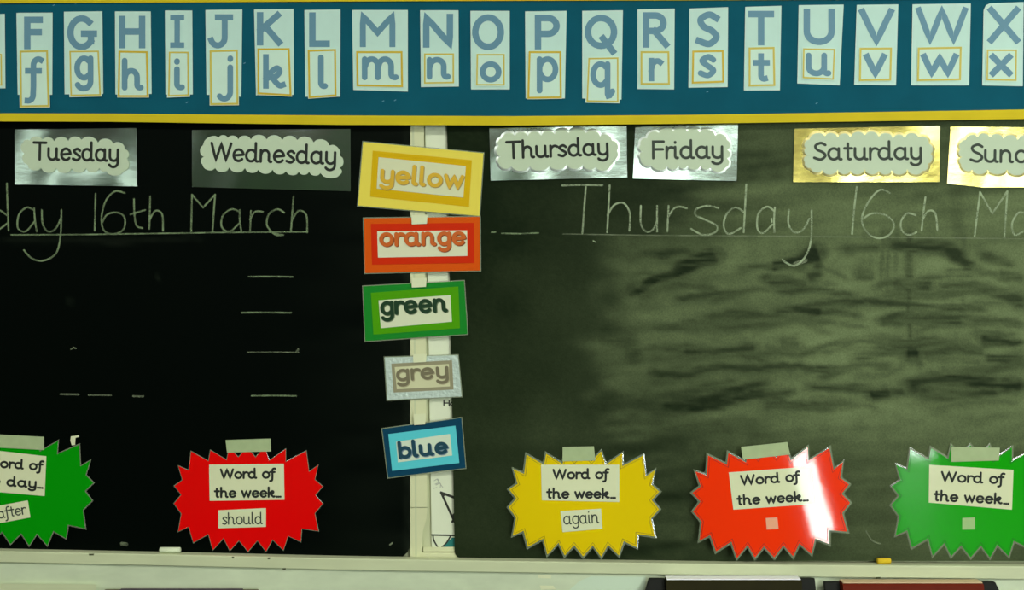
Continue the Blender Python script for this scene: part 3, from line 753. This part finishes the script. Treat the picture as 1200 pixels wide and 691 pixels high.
AL = [  # letter, card quad, lowercase quad, capital box, lowercase box
 ('E', [(-38, 16.6), (5.6, 16.2), (6.4, 103.4), (-37, 104)], [(-35, 62), (3.4, 61.8), (3.8, 101.5), (-34, 102)], (-30, 20, -3, 57), (-27, 70, -4, 94)),
 ('F', [(19.2, 15), (61.7, 14.7), (61.2, 111), (20.7, 111)], [(22.2, 58.7), (56.8, 58), (58.7, 125.7), (23, 126.5)], (28.2, 19.4, 50.4, 57.8), (28.6, 66, 51.2, 121.4)),
 ('G', [(74.9, 13.7), (119.9, 13.2), (121, 110), (75.7, 110.5)], [(80, 58.4), (117, 58), (119.5, 113), (81.3, 113.9)], (78.7, 17.9, 113.9, 58.7), (87, 65, 109.5, 107)),
 ('H', [(134.7, 13.3), (176.7, 13.3), (177.7, 110), (135.3, 110.7)], [(138.3, 58.7), (173.7, 59.3), (174.7, 114.3), (137.3, 114.3)], (139.3, 18.3, 170.3, 56.7), (142.7, 67.7, 168.3, 106)),
 ('I', [(193.3, 12.3), (225.3, 12.3), (226, 110.7), (194, 110.7)], [(196.7, 59.3), (222.3, 59.3), (222.7, 113.3), (195.7, 114.3)], (199.3, 17.3, 216, 56), (204, 68.3, 216.7, 105.7)),
 ('J', [(240.7, 11.7), (284, 11), (282.7, 113.3), (242, 111)], [(245, 58.3), (279.3, 57.3), (280, 123.3), (245.7, 123.7)], (244, 16.7, 273.3, 56.7), (254, 65, 273.3, 119)),
 ('K', [(297.7, 11), (344, 10.3), (344.3, 111), (300, 111.7)], [(301, 56), (340, 55.7), (342.3, 113.3), (301, 111)], (301, 14, 330.7, 53.3), (308.3, 63.3, 335, 104)),
 ('L', [(356.7, 11.7), (399, 11), (398.7, 113.3), (357.7, 113.3)], [(360, 57.7), (394.3, 56.7), (395, 113.3), (361, 115.7)], (362.3, 14.3, 386.7, 55), (372.7, 64, 384.3, 104.3)),
 ('M', [(412.7, 11.7), (478, 11.7), (478, 107.3), (414, 105.3)], [(416.7, 59.3), (472.3, 59.3), (473, 102.7), (417.3, 101.7)], (421.7, 15, 463.3, 55.3), (424, 66, 467.3, 94)),
 ('N', [(492.3, 12), (537.3, 12), (537.7, 101.3), (493.3, 102)], [(495.7, 61.3), (533.3, 61.3), (533.3, 98.7), (495.7, 99.3)], (495.7, 16, 531, 56), (500, 66.7, 528.3, 93.3)),
 ('O', [(551.3, 12.7), (597.3, 12.7), (597.3, 104.7), (552, 104.7)], [(557.3, 62), (592.7, 62), (592.7, 101.3), (556.7, 101.3)], (553.3, 16.7, 590.7, 58.7), (562.3, 71.7, 587.7, 96.7)),
 ('P', [(615.3, 13.3), (664, 12.7), (662, 115.3), (616, 115.3)], [(619, 59.3), (658.3, 59.3), (659, 115.7), (617.3, 116.3)], (626.7, 17.3, 656, 58), (629, 66, 654.3, 109.3)),
 ('Q', [(682.3, 12.7), (730, 12), (728.3, 116.7), (682.3, 115.3)], [(688.3, 66.7), (726, 66), (726, 121), (686, 120.3)], (685.3, 17.3, 723.3, 64), (691.7, 71.7, 721, 115.7)),
 ('R', [(747, 11), (790.7, 10), (790, 104.7), (747, 104.3)], [(750, 59.3), (785, 59.3), (785.7, 100), (750, 100)], (753.3, 14.3, 784.3, 56), (760, 67.7, 777.3, 95.3)),
 ('S', [(808, 10), (853.3, 8.3), (852.7, 102), (806.7, 102.7)], [(810.7, 58.7), (848.7, 58), (849.3, 97.3), (810, 98.7)], (815, 13.3, 843.3, 55.3), (817.7, 63.3, 839.3, 91.7)),
 ('T', [(873.3, 8), (915.7, 6.7), (914, 105.7), (871.7, 106)], [(876.7, 55), (908.3, 54.3), (909.3, 101.3), (876.7, 102)], (876.7, 12.7, 907.3, 53.3), (882.3, 62.3, 902.3, 95.7)),
 ('U', [(936, 6), (988.7, 5.3), (984, 100), (934.3, 97.7)], [(940, 55.3), (980, 56), (978.3, 94.7), (939.3, 92.7)], (941.7, 10, 978.3, 52.7), (944.3, 61.7, 974.3, 89.3)),
 ('V', [(1004, 5.7), (1052.7, 5), (1050, 100), (1001, 99.3)], [(1006.7, 55.3), (1046, 55), (1045, 95), (1006, 95.7)], (1006.7, 10, 1047.7, 52), (1012.3, 62.7, 1039.3, 90)),
 ('W', [(1069.3, 5), (1137.7, 4), (1135.7, 100), (1067.7, 100)], [(1075, 55), (1127.7, 54), (1126.7, 94.7), (1074, 95.7)], (1073.3, 8.3, 1134.3, 50.7), (1079.3, 62.7, 1123.3, 89.3)),
 ('X', [(1152.6, 12), (1155, 6.5), (1160, 3.8), (1199.6, 2.3), (1198.7, 101), (1151, 100)], [(1155.4, 56.8), (1193, 56.8), (1192.5, 96), (1154.8, 95.4)], (1157.7, 7.9, 1195.3, 50.8), (1160, 63, 1186.5, 89.4)),
]
for ch, q, lq, cb, lb in AL:
    cx = sum(p[0] for p in q) / len(q); by = max(p[1] for p in lq + q)
    lo = ch.lower()
    extra = {'E': ', cut by the left photo edge', 'X': ', at the right photo edge'}.get(ch, '')
    r = thing('alphabet_card', P(cx, by, DD + .001), f'white alphabet card with grey-blue capital {ch} above small {lo}{extra}', 'alphabet card', 'alphabet cards on the blue board')
    d0 = cst(DD + .0014)
    mb = MB(); plate(mb, q, d0, .0012); cc = mb.build('capital_card', M_acard, r)
    mb = MB(); glyph(mb, ch, *cb, {'I': 6.4, 'J': 7.0, 'M': 7.0, 'W': 7.0}.get(ch, 7.6), off(d0, .0003), caps='flat'); mb.build('capital_letter', M_aink, cc)
    d1 = cst(DD + .0026)
    mb = MB(); plate(mb, lq, d1, .0010); lc = mb.build('lowercase_card', M_lcard, r)
    thin = ch in 'EGINOQUX'
    inn = offset_poly(lq, -.6 if not thin else -1.2); inn2 = offset_poly(lq, -2.9 if not thin else -3.0)
    mb = MB(); rim(mb, inn2, inn, off(d1, .0002), off(d1, .0002)); mb.build('border', mat('alphabet_yellow_strong', rgb(178, 154, 34), .5, .3) if ch in 'HKLMPS' else M_aborder, lc)
    mb = MB(); glyph(mb, lo, *lb, 7.4 if lo in 'vwx' else 6.7, off(d1, .0003), caps='flat' if lo in 'vwxkrtf' else 'round'); mb.build('lowercase_letter', M_aink, lc)

# ------------------------------------------------------------------ weekday cards
def cloud(valleys, sag=.30):
    out = []; n = len(valleys)
    a = sum(valleys[i][0] * valleys[(i + 1) % n][1] - valleys[(i + 1) % n][0] * valleys[i][1] for i in range(n)); sg = 1 if a > 0 else -1
    for i in range(n):
        p, q = Vector(valleys[i]), Vector(valleys[(i + 1) % n]); c = q - p; ln = c.length
        nn = Vector((c.y, -c.x)).normalized() * sg; s = sag * ln * (1.0 if ln < 18 else 18 / ln)
        s = max(s, .8)
        k = 7
        for j in range(k):
            t = j / k; out.append(tuple(p + c * t + nn * s * (1 - (2 * t - 1) ** 2) ** .62))
    return out
def zz(pts, ox, oy, s): return [(ox + x / s, oy + y / s) for x, y in pts]
DAYS = [
 ('Tuesday', [(17.3, 151.7), (160, 150), (160.7, 218.3), (17.3, 216)], M_silver,
  zz([(140, 295), (128, 205), (185, 185), (300, 178), (400, 192), (525, 188), (640, 178), (785, 205), (920, 212), (1022, 258), (1040, 345), (1012, 455), (855, 452), (800, 425), (680, 430), (555, 430), (420, 430), (285, 425), (165, 395)], 10, 140, 7.5),
  (37.7, 188), (139.5, 190), 16.2, 3.2, 'silver foil Tuesday card with brown upper reflection, top left of left chalkboard', 0.0),
 ('Wednesday', [(225, 152.3), (410.7, 151), (411, 224), (225, 219)], M_silver,
  zz([(165, 250), (160, 172), (265, 120), (325, 124), (395, 133), (480, 133), (585, 133), (690, 138), (790, 138), (900, 153), (1005, 173), (1075, 240), (1072, 325), (1080, 365), (945, 358), (870, 348), (800, 350), (715, 345), (625, 335), (530, 335), (440, 325), (335, 320), (240, 325), (155, 300)], 210, 140, 5.714),
  (245.8, 189), (393.8, 193.5), 16.5, 3.2, 'dull silver foil Wednesday card, the widest weekday card', 0.0),
 ('Thursday', [(573.3, 150), (734.3, 147.7), (735, 207.7), (575, 211.7)], M_silver,
  zz([(178, 290), (162, 205), (185, 150), (290, 128), (390, 128), (495, 126), (600, 116), (710, 106), (845, 108), (955, 132), (1048, 165), (1085, 245), (1050, 320), (1040, 355), (920, 372), (820, 350), (695, 350), (560, 360), (405, 365), (262, 365), (165, 345)], 560, 140, 6.667),
  (592.7, 186.8), (713.6, 182.2), 15.6, 3.2, 'bright silver foil Thursday card, directly right of the yellow colour word', 0.001),
 ('Friday', [(744.3, 149), (865, 144.7), (863.3, 212), (741.7, 209)], M_silver,
  zz([(178, 290), (158, 228), (218, 172), (325, 122), (455, 106), (580, 106), (690, 116), (830, 146), (935, 182), (940, 270), (938, 350), (925, 430), (790, 430), (700, 415), (580, 415), (500, 420), (400, 420), (255, 410), (160, 350)], 730, 140, 7.68),
  (764, 186.8), (847.8, 186.2), 16, 3.2, 'shining silver foil Friday card, narrowest weekday card, beside Thursday', 0.001),
 ('Saturday', [(931, 150.7), (1101.7, 147.3), (1101, 213.3), (929.3, 213.3)], M_gold,
  zz([(440, 545), (432, 520), (445, 490), (500, 478), (545, 483), (590, 482), (640, 475), (690, 480), (740, 485), (780, 483), (830, 482), (866, 505), (872, 540), (862, 575), (845, 600), (790, 595), (735, 600), (690, 600), (640, 595), (590, 600), (545, 597), (490, 598), (450, 590), (430, 570)], 800, 0, 3),
  (952.7, 188.4), (1080.6, 187.6), 16, 3.2, 'gold foil Saturday card with a whole border visible', 0.001),
 ('Sunday', [(1114, 148.3), (1262, 149.5), (1262, 219), (1152, 219.5), (1110, 215)], M_gold,
  zz([(655, 330), (640, 265), (690, 178), (790, 152), (900, 158), (1020, 168), (1145, 178), (1300, 168), (1420, 180), (1490, 230), (1540, 300), (1530, 380), (1470, 440), (1340, 460), (1210, 455), (1050, 440), (880, 440), (745, 442), (645, 390)], 1040, 140, 7.5),
  (1136, 190.5), (1242, 192), 16.3, 3.2, 'gold foil Sunday card glaring white, cut by the right photo edge', 0.001),
]
for word, q, m, val, p0, p1, xh, wd, label, lift in DAYS:
    cx = sum(p[0] for p in q) / len(q); y0 = min(p[1] for p in q); y1 = max(p[1] for p in q); x0 = min(p[0] for p in q); x1 = max(p[0] for p in q)
    def df(x, y, y0=y0, y1=y1, x0=x0, x1=x1, lift=lift):
        t = (y - y0) / (y1 - y0); u = (x - x0) / (x1 - x0)
        return BD + .0022 + lift * t * t + .0007 * math.sin(t * PI) * math.sin(u * 5 + x0) + .0003 * math.sin(u * 17 + t * 3)
    r = thing('weekday_card', P(cx, y1, BD + .001), label, 'weekday card', 'weekday cards')
    mb = MB(); plate(mb, q, df, .0009, 7, 7); mb.build('foil_backing', m, r)
    cp = cloud(val)
    d1 = off(df, .0014)
    mb = MB(); plate(mb, cp, d1, .0010, 9, 9); cl = mb.build('cloud_label', M_cloud, r)
    outer = offset_poly(cp, 2.4, 1.3)
    mb = MB()
    if word not in ('Tuesday', 'Wednesday'): rim(mb, cp, outer, d1, off(df, .0002), True); word in ('Tuesday', 'Wednesday') or mb.build('laminated_rim', mat('gold_rim_film', (0.60, 0.52, 0.20, 1), 0.34, 0.8, metal=0.8) if m is M_gold else M_rimfilm, r)
    mb = MB(); text(mb, word, p0, p1, xh, wd, off(d1, .0003), caps='round'); mb.build('lettering', M_greyink if word in ('Saturday', 'Sunday', 'Friday') else M_ink, cl)

# ------------------------------------------------------------------ colour word cards
def lam(n, c, k=.25): return mat(n, c, .6, .1, coat=k, coat_rough=.15)
COLOURS = [
 ('yellow', [(425.6, 166.3), (566.5, 179.5), (561.7, 252.8), (419.5, 240.8)], [(436.8, 176.5), (553, 187.7), (549.6, 242.3), (433.8, 230.2)], [(443.6, 184), (545.9, 194.5), (542.9, 231.4), (441.4, 215.2 + 5.6)],
  rgb(206, 190, 74), rgb(190, 154, 4), rgb(192, 194, 156), rgb(190, 152, 36), rgb(150, 134, 84), (444.5, 214.5), (543, 222), 17.0, 4.4, (480, 499), 170.5, 172, 'yellow framed card reading yellow, top of the colour words'),
 ('orange', [(426.3, 255.8), (562.4, 253.9), (562.8, 316.7), (427.8, 319.7)], [(434.6, 262.2), (555.3, 261), (556, 308), (436, 310)], [(442, 270.8), (547.4, 269.7), (547.7, 299.8), (442.9, 301.7)],
  rgb(192, 74, 2), rgb(184, 36, 0), rgb(196, 196, 164), rgb(178, 84, 20), rgb(120, 66, 30), (444.5, 289), (546, 287.5), 17.0, 4.3, (482, 501), 252, 262, 'red and orange framed card reading orange, under the yellow one'),
 ('green', [(425.6, 335.5), (543.6, 329), (547.7, 391), (428.2, 399.4)], [(434.6, 343), (537.2, 335.5), (539, 384.4), (437.6, 391.9)], [(443.6, 351.7), (527.8, 345.6), (529.7, 376.8), (446.2, 384.4)],
  rgb(18, 116, 32), rgb(66, 138, 0), rgb(190, 196, 164), rgb(8, 46, 18), rgb(96, 110, 80), (446, 369.8), (525, 365.5), 17.0, 4.3, (482, 500), 326, 336, 'green framed card reading green, third of the colour words'),
 ('grey', [(450.9, 418.7), (536.5, 416), (541, 464.2), (454, 468.3)], [(458.6, 426), (529.7, 421.9), (531.5, 456.3), (461.2, 459.8)], [(462.4, 430), (526, 426.3), (527.4, 452.6), (464.9, 456)],
  None, rgb(132, 128, 100), rgb(184, 184, 146), rgb(104, 98, 74), rgb(150, 144, 112), (464.5, 447), (526, 443), 14.6, 3.6, (484, 500), 415, 424, 'small silver edged card reading grey, between green and blue'),
 ('blue', [(448.2, 502.5), (540.5, 489.5), (545.5, 548), (455, 559.3)], [(455, 508.4), (533.8, 498.5), (538.3, 542.2), (459.5, 551.5)], [(464, 517.4), (527.4, 508.2), (530, 533.4), (466.3, 541.5)],
  rgb(6, 56, 78), rgb(78, 178, 184), rgb(186, 198, 174), rgb(18, 58, 72), rgb(110, 130, 140), (467.5, 538), (526, 531.5), 15.0, 4.2, (484.5, 499), 485, 497, 'dark and light blue framed card reading blue, lowest colour word'),
]
for word, q, q2, q3, c1, c2, c3, ct, cs, p0, p1, xh, wd, (tx0, tx1), ty0, ty1, label in COLOURS:
    cx = sum(p[0] for p in q) / 4; y1 = max(p[1] for p in q)
    r = thing('colour_word_card', P(cx, y1, BD + .002), label, 'word card', 'colour word cards')
    x0 = min(p[0] for p in q); x1 = max(p[0] for p in q)
    d0 = lambda x, y, x0=x0, x1=x1: BD + .0030 + .0022 * max(0, (x - x1 + 40) / 40) ** 2
    mo = lam('colour_card_' + word, c1) if c1 else mat('crinkled_silver_foil', (.62, .74, .64, 1), .3, .6, metal=.3, bump=.7, bscale=170)
    ol = offset_poly(q, 1.2)
    mb = MB(); plate(mb, ol, off(d0, -.0006), .0010, 12, 60); mb.build('laminate_edge', M_film, r)
    mb = MB(); plate(mb, q, d0, .0016, 12, 60); op = mb.build('outer_frame', mo, r)
    mb = MB(); plate(mb, q2, off(d0, .0006), .0006, 12, 60); ip = mb.build('inner_frame', lam('colour_inner_' + word, c2), r)
    mb = MB(); plate(mb, q3, off(d0, .0012), .0006, 12, 60); ws = mb.build('word_strip', lam('colour_strip_' + word, c3), r)
    mb = MB(); text(mb, word, p0, p1, xh, wd, off(d0, .00150), dx=1.0, dy=0.9, gap=.34); mb.build('letter_shadow', mat('colour_shadow_' + word, cs, .6, .2), ws)
    mb = MB(); text(mb, word, p0, p1, xh, wd, off(d0, .00230), gap=.34); mb.build('lettering', mat('colour_ink_' + word, ct, .5, .3), ws)
    if word != 'yellow':
        mb = MB(); plate(mb, [(tx0, ty0), (tx1, ty0 - .6), (tx1 - .8, ty1), (tx0 + .6, ty1 + .8)], off(d0, .0034), .0004); mb.build('tape', M_tapeclear, r, label='pale sticky tape')

# ------------------------------------------------------------------ burst cards
B0 = [(672, 203), (733, 238), (740, 199), (797, 234), (806, 190), (838, 224), (868, 189), (898, 224), (930, 189), (946, 236), (1004, 195), (1004, 240), (1076, 202), (1086, 275), (1118, 252), (1106, 302),
      (1134, 326), (1108, 356), (1134, 387), (1106, 420), (1119, 482), (1060, 474), (1057, 520), (1012, 499), (996, 549), (958, 512), (935, 554), (905, 515), (872, 554), (840, 515), (808, 551), (786, 507),
      (748, 549), (733, 493), (680, 523), (664, 467), (627, 484), (638, 422), (612, 386), (638, 355), (613, 324), (642, 304), (627, 254), (664, 270)]
B0 = [((x - 872) / 3, (y - 374) / 3) for x, y in B0]
def burst(cx, cy, s, deg):
    c, sn = math.cos(math.radians(deg)), math.sin(math.radians(deg))
    return [(cx + (x * c - y * sn) * s, cy + (x * sn + y * c) * s) for x, y in B0]
def zq(pts, ox, oy=461): return [(ox + x / 3, oy + y / 3) for x, y in pts]
def vinyl(n, c): return mat(n, c, .7, .05, coat=.9, coat_rough=.06, bump=.05, bscale=30)
BURSTS = [
 dict(cx=17.4, cy=574.7, s=1.04, deg=4.6, ox=0, col='burst_green_vivid', c=rgb(0, 130, 2), tilt=.004, curl=.0, rimw=1.6,
      title=[(-115, 188), (163, 220), (157, 360), (-122, 336)], l1=('Word of', (-54, 258), (150, 272), 23, 3.6), l2=('the day...', (-92, 318), (150, 335), 23, 3.6),
      word=[(-22, 397), (98, 375), (107, 435), (-10, 457)], wt=('after', (-6, 441), (92, 424), 22, 2.6),
      tape=[(-18, 143), (155, 152), (155, 198), (-18, 189)], label='green burst card reading Word of the day, cut by the left photo edge'),
 dict(cx=290.7, cy=585.7, s=1.0, deg=0, ox=0, col='burst_red', c=rgb(204, 0, 0), tilt=.004, curl=.0, rimw=1.0,
      title=[(735, 250), (998, 246), (1000, 373), (737, 377)], l1=('Word of', (773, 301), (968, 299), 24, 4.0), l2=('the week...', (752, 367), (988, 366), 24, 4.0),
      word=[(768, 410), (935, 402), (935, 468), (768, 473)], wt=('should', (780, 461), (924, 459), 24, 2.6),
      tape=[(793, 163), (952, 158), (953, 203), (798, 207)], label='deep red burst card with the word should, left of the colour words'),
 dict(cx=684.0, cy=591.0, s=1.012, deg=0.6, ox=560, col='burst_yellow', c=rgb(200, 174, 0), tilt=.012, curl=.010, rimw=2.6,
      title=[(222, 250), (497, 250), (497, 381), (225, 375)], l1=('Word of', (262, 302), (460, 301), 24, 4.0), l2=('the week...', (240, 370), (484, 370), 24, 4.0),
      word=[(290, 413), (433, 404), (438, 475), (298, 487)], wt=('again', (301, 461), (427, 455), 26, 2.6),
      tape=[(298, 187), (408, 185), (413, 235), (298, 238)], label='yellow burst card with the word again'),
 dict(cx=903.6, cy=589.5, s=1.055, deg=-3.3, ox=800, col='burst_orange_red', c=rgb(218, 44, 0), tilt=.013, curl=.0, bulge=.006, twist=.015, rimw=2.8,
      title=[(162, 277), (452, 256), (462, 388), (178, 408)], l1=('Word of', (203, 324), (412, 309), 24, 4.0), l2=('the week...', (190, 394), (442, 379), 24, 4.0),
      word=[(292, 437), (333, 435), (337, 475), (295, 478)], wt=None,
      tape=[(205, 187), (368, 170), (378, 214), (212, 232)], label='orange red burst card with white glare on its right side'),
 dict(cx=1138.0, cy=588.0, s=1.075, deg=0.4, ox=800, col='burst_green_bright', c=rgb(14, 142, 6), tilt=-.003, curl=.0, bulge=.002, rimw=2.6,
      title=[(867, 250), (1163, 268), (1158, 408), (865, 383)], l1=('Word of', (907, 311), (1130, 319), 25, 4.0), l2=('the week...', (880, 378), (1146, 391), 25, 4.0),
      word=[(983, 437), (1028, 435), (1028, 477), (983, 478)], wt=None,
      tape=[(945, 187), (1115, 190), (1112, 235), (945, 240)], label='green burst card reading Word of the week, at the right photo edge'),
]
for B in BURSTS:
    poly = burst(B['cx'], B['cy'], B['s'], B['deg'])
    y0 = min(p[1] for p in poly); y1 = max(p[1] for p in poly); x0 = min(p[0] for p in poly); x1 = max(p[0] for p in poly)
    def df(x, y, B=B, y0=y0, y1=y1, x0=x0, x1=x1):
        t = (y - y0) / (y1 - y0); u = (x - x0) / (x1 - x0)
        return BD + .0034 + B['tilt'] * max(t, 0) + .0016 * math.sin(u * 6.2) * math.sin(t * 2.6) * (B['curl'] == .010) + (B.get('bulge', 0) * (1 - 4 * (u - .5) ** 2) + B.get('twist', 0) * ((u - .5) * (t - .5) + .25))
    r = thing('burst_card', P(B['cx'], y1, BD + .003), B['label'], 'word card', 'spiky word cards taped along the chalkboards')
    inner_off = poly if B['rimw'] < 2 else poly
    mb = MB(); plate(mb, poly, df, .0009, 8, 8); bp = mb.build('burst_panel', vinyl(B['col'], B['c']), r)
    if B['rimw'] > 2:
        il = offset_poly(poly, -1.6, 1.6); dk = tuple(c * .45 for c in B['c'][:3]) + (1,)
        mb = MB(); rim(mb, offset_poly(poly, -2.3, 1.6), il, off(df, .00035), off(df, .00035)); mb.build('printed_outline', mat(B['col'] + '_outline', dk, .5, .3), bp)
    ol = offset_poly(poly, B['rimw'] * .85, 1.7)
    mb = MB(); rim(mb, poly, ol, df, off(df, -.0006)); mb.build('laminate_edge', M_film, r)
    e1 = off(df, .0007)
    mb = MB(); plate(mb, zq(B['title'], B['ox']), e1, .0006, 9, 9); tl = mb.build('title_label', mat('burst_label_paper', rgb(192, 196, 158), .6, .1, coat=.5, coat_rough=.08), r)
    mb = MB()
    for s_, a, b, xh, wd in (B['l1'], B['l2']):
        text(mb, s_, (B['ox'] + a[0] / 3, 461 + a[1] / 3), (B['ox'] + b[0] / 3, 461 + b[1] / 3), xh / 3 * 1.16, 2.5, off(e1, .0004), gap=.30)
    mb.build('lettering', M_ink, tl)
    mb = MB(); plate(mb, zq(B['word'], B['ox']), e1, .0006, 9, 9)
    wl = mb.build('word_label', MATS['burst_label_paper'] if B['wt'] else mat('bare_' + B['col'], tuple(.5 * a + .5 * b for a, b in zip(rgb(190, 190, 150)[:3], B['c'][:3])) + (1,), .5, .3), r)
    if B['wt']:
        s_, a, b, xh, wd = B['wt']
        mb = MB(); text(mb, s_, (B['ox'] + a[0] / 3, 461 + a[1] / 3), (B['ox'] + b[0] / 3, 461 + b[1] / 3), xh / 3 * 1.22, 1.5, off(e1, .0004)); mb.build('lettering', M_greyink, wl)
    mb = MB(); plate(mb, zq(B['tape'], B['ox']), off(df, .0012), .0005, 12, 12); mb.build('tape', M_tape, r, label='pale masking tape')

# ------------------------------------------------------------------ scraps of tape
def scrap(name, poly, d, label, m=M_tapeclear, cat='tape'):
    cx = sum(p[0] for p in poly) / len(poly); y1 = max(p[1] for p in poly)
    mb = MB(); plate(mb, poly, cst(d + .0008), .0007); o = mb.build(name, m, loc=P(cx, y1, d)); tag(o, label, cat); return o
scrap('tape_scrap', [(83, 511), (88, 510.5), (92, 509.6), (93, 511.5), (88.5, 513), (88, 521), (84, 521.5), (82.4, 516)], BD, 'tiny torn tape scrap on the left chalkboard above the green burst tip')
scrap('tape_scrap', [(630.5, 673.2), (646, 673.8), (645.6, 677.6), (630.8, 677)], 0.0272, 'small pale tape strip just under the chalk ledge, below the yellow burst')
scrap('tape_scrap', [(632.5, 685.6), (648.5, 686), (651, 690), (634, 690.6)], 0.0272, 'small pale tape strip at the bottom photo edge, below the yellow burst')
scrap('plastic_sheet', [(693, 674.8), (757, 675.5), (751, 712), (655, 712), (668, 690), (680, 680)], 0.0272, 'pale glossy sheet on the panel below the ledge, left of the brown chair', mat('glossy_sheet', rgb(180, 196, 172), .25, .4), 'sheet')

# ------------------------------------------------------------------ chairs standing below the ledge (only the backrest tops show)
def chair(xa, xb, ytop, mback, medge, mpost, label, flare=(9, 9), edge=True):
    d0, d1 = 0.036, 0.058
    z = P(0, ytop, d0).z; X0 = P(xa, 0, d1).x; X1 = P(xb, 0, d1).x; cx = (X0 + X1) / 2
    r = thing('school_chair', (cx, -.20, 0), label, 'chair', 'chairs standing below the chalk ledge')
    pw = .030
    for sgn, X in ((1, X0), (-1, X1)):
        mb = MB(); fl = flare[0 if sgn == 1 else 1] * .0016 * -sgn
        a = X; b = X + sgn * pw
        zz_ = [z, z - .03, z - .12, z - .345]
        sh = [0, fl * .8, fl * 1.6, fl * 1.6]
        V = []; F = []
        for k, (h_, s_) in enumerate(zip(zz_, sh)):
            dy = .03 * k / 3
            V += [(a + s_, -d0 - dy, h_ - .002), (b, -d0 - dy, h_ - .002), (b, -d0 - .008 - dy, h_ - .002), (a + s_, -d0 - .008 - dy, h_ - .002)]
        for k in range(3):
            for q in range(4): F.append((k * 4 + q, k * 4 + (q + 1) % 4, k * 4 + 4 + (q + 1) % 4, k * 4 + 4 + q))
        F += [(3, 2, 1, 0), (12, 13, 14, 15)]
        mb.add(V, F); mb.build('back_post', mpost, r, bevel=.002)
    mb = MB(); V = []; F = []
    rows = [(z - .0015, 0), (z - .004, .003), (z - .10, .012), (z - .26, .02)]
    for h_, dy in rows:
        V += [(X0 + pw, -d0 - dy * .3, h_), (X1 - pw, -d0 - dy * .3, h_), (X1 - pw, -d1 - dy, h_), (X0 + pw, -d1 - dy, h_)]
    for k in range(3):
        for q in range(4): F.append((k * 4 + q, k * 4 + (q + 1) % 4, k * 4 + 4 + (q + 1) % 4, k * 4 + 4 + q))
    F += [(3, 2, 1, 0), (12, 13, 14, 15)]
    mb.add(V, F); mb.build('backrest', mback, r)
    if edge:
        mb = MB(); mb.box(X0 + pw + .001, X1 - pw - .001, -d1 + .0005, -d0 - .001, z - .001, z + .0015); mb.build('top_edge', medge, r, bevel=.0008, label='top edge of the backrest, its highlight painted in as a pale colour')  # pale edge colour paints in the gloss highlight along the backrest
    zs = .44
    mb = MB(); mb.box(X0 + .012, X1 - .012, -.42, -.072, zs - .03, zs); mb.build('seat', mback, r, bevel=.012)
    for sx in (0, 1):
        for y0_, top in ((-.082, zs + .0), (-.40, zs - .028)):
            xx = X0 + .03 if sx == 0 else X1 - .03
            mb = MB(); mb.tube([(xx, y0_, 0), (xx, y0_, top - .03)], .011); mb.build('leg', mpost, r)
    return r
M_brown = mat('brown_chair_back', rgb(32, 30, 8), .6, .1, noise=.15, nscale=20)
M_dred = mat('dark_red_chair_back', rgb(92, 28, 12), .6, .1, noise=.10, nscale=20)
chair(762, 958, 675.0, M_brown, mat('white_edge_highlight', rgb(235, 238, 225), .3, .5), M_black, 'dark brown chair back under the ledge, highlight painted white on its top edge', (9, 0))
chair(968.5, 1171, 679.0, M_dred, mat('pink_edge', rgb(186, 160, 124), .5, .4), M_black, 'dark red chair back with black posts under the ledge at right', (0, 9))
chair(118, 300, 688.2, mat('purple_chair_back', rgb(60, 44, 62), .5, .3), M_black, mat('brown_post', rgb(92, 88, 62), .5, .3), 'low dark purple chair back just showing at the bottom left', (4, 4), False)
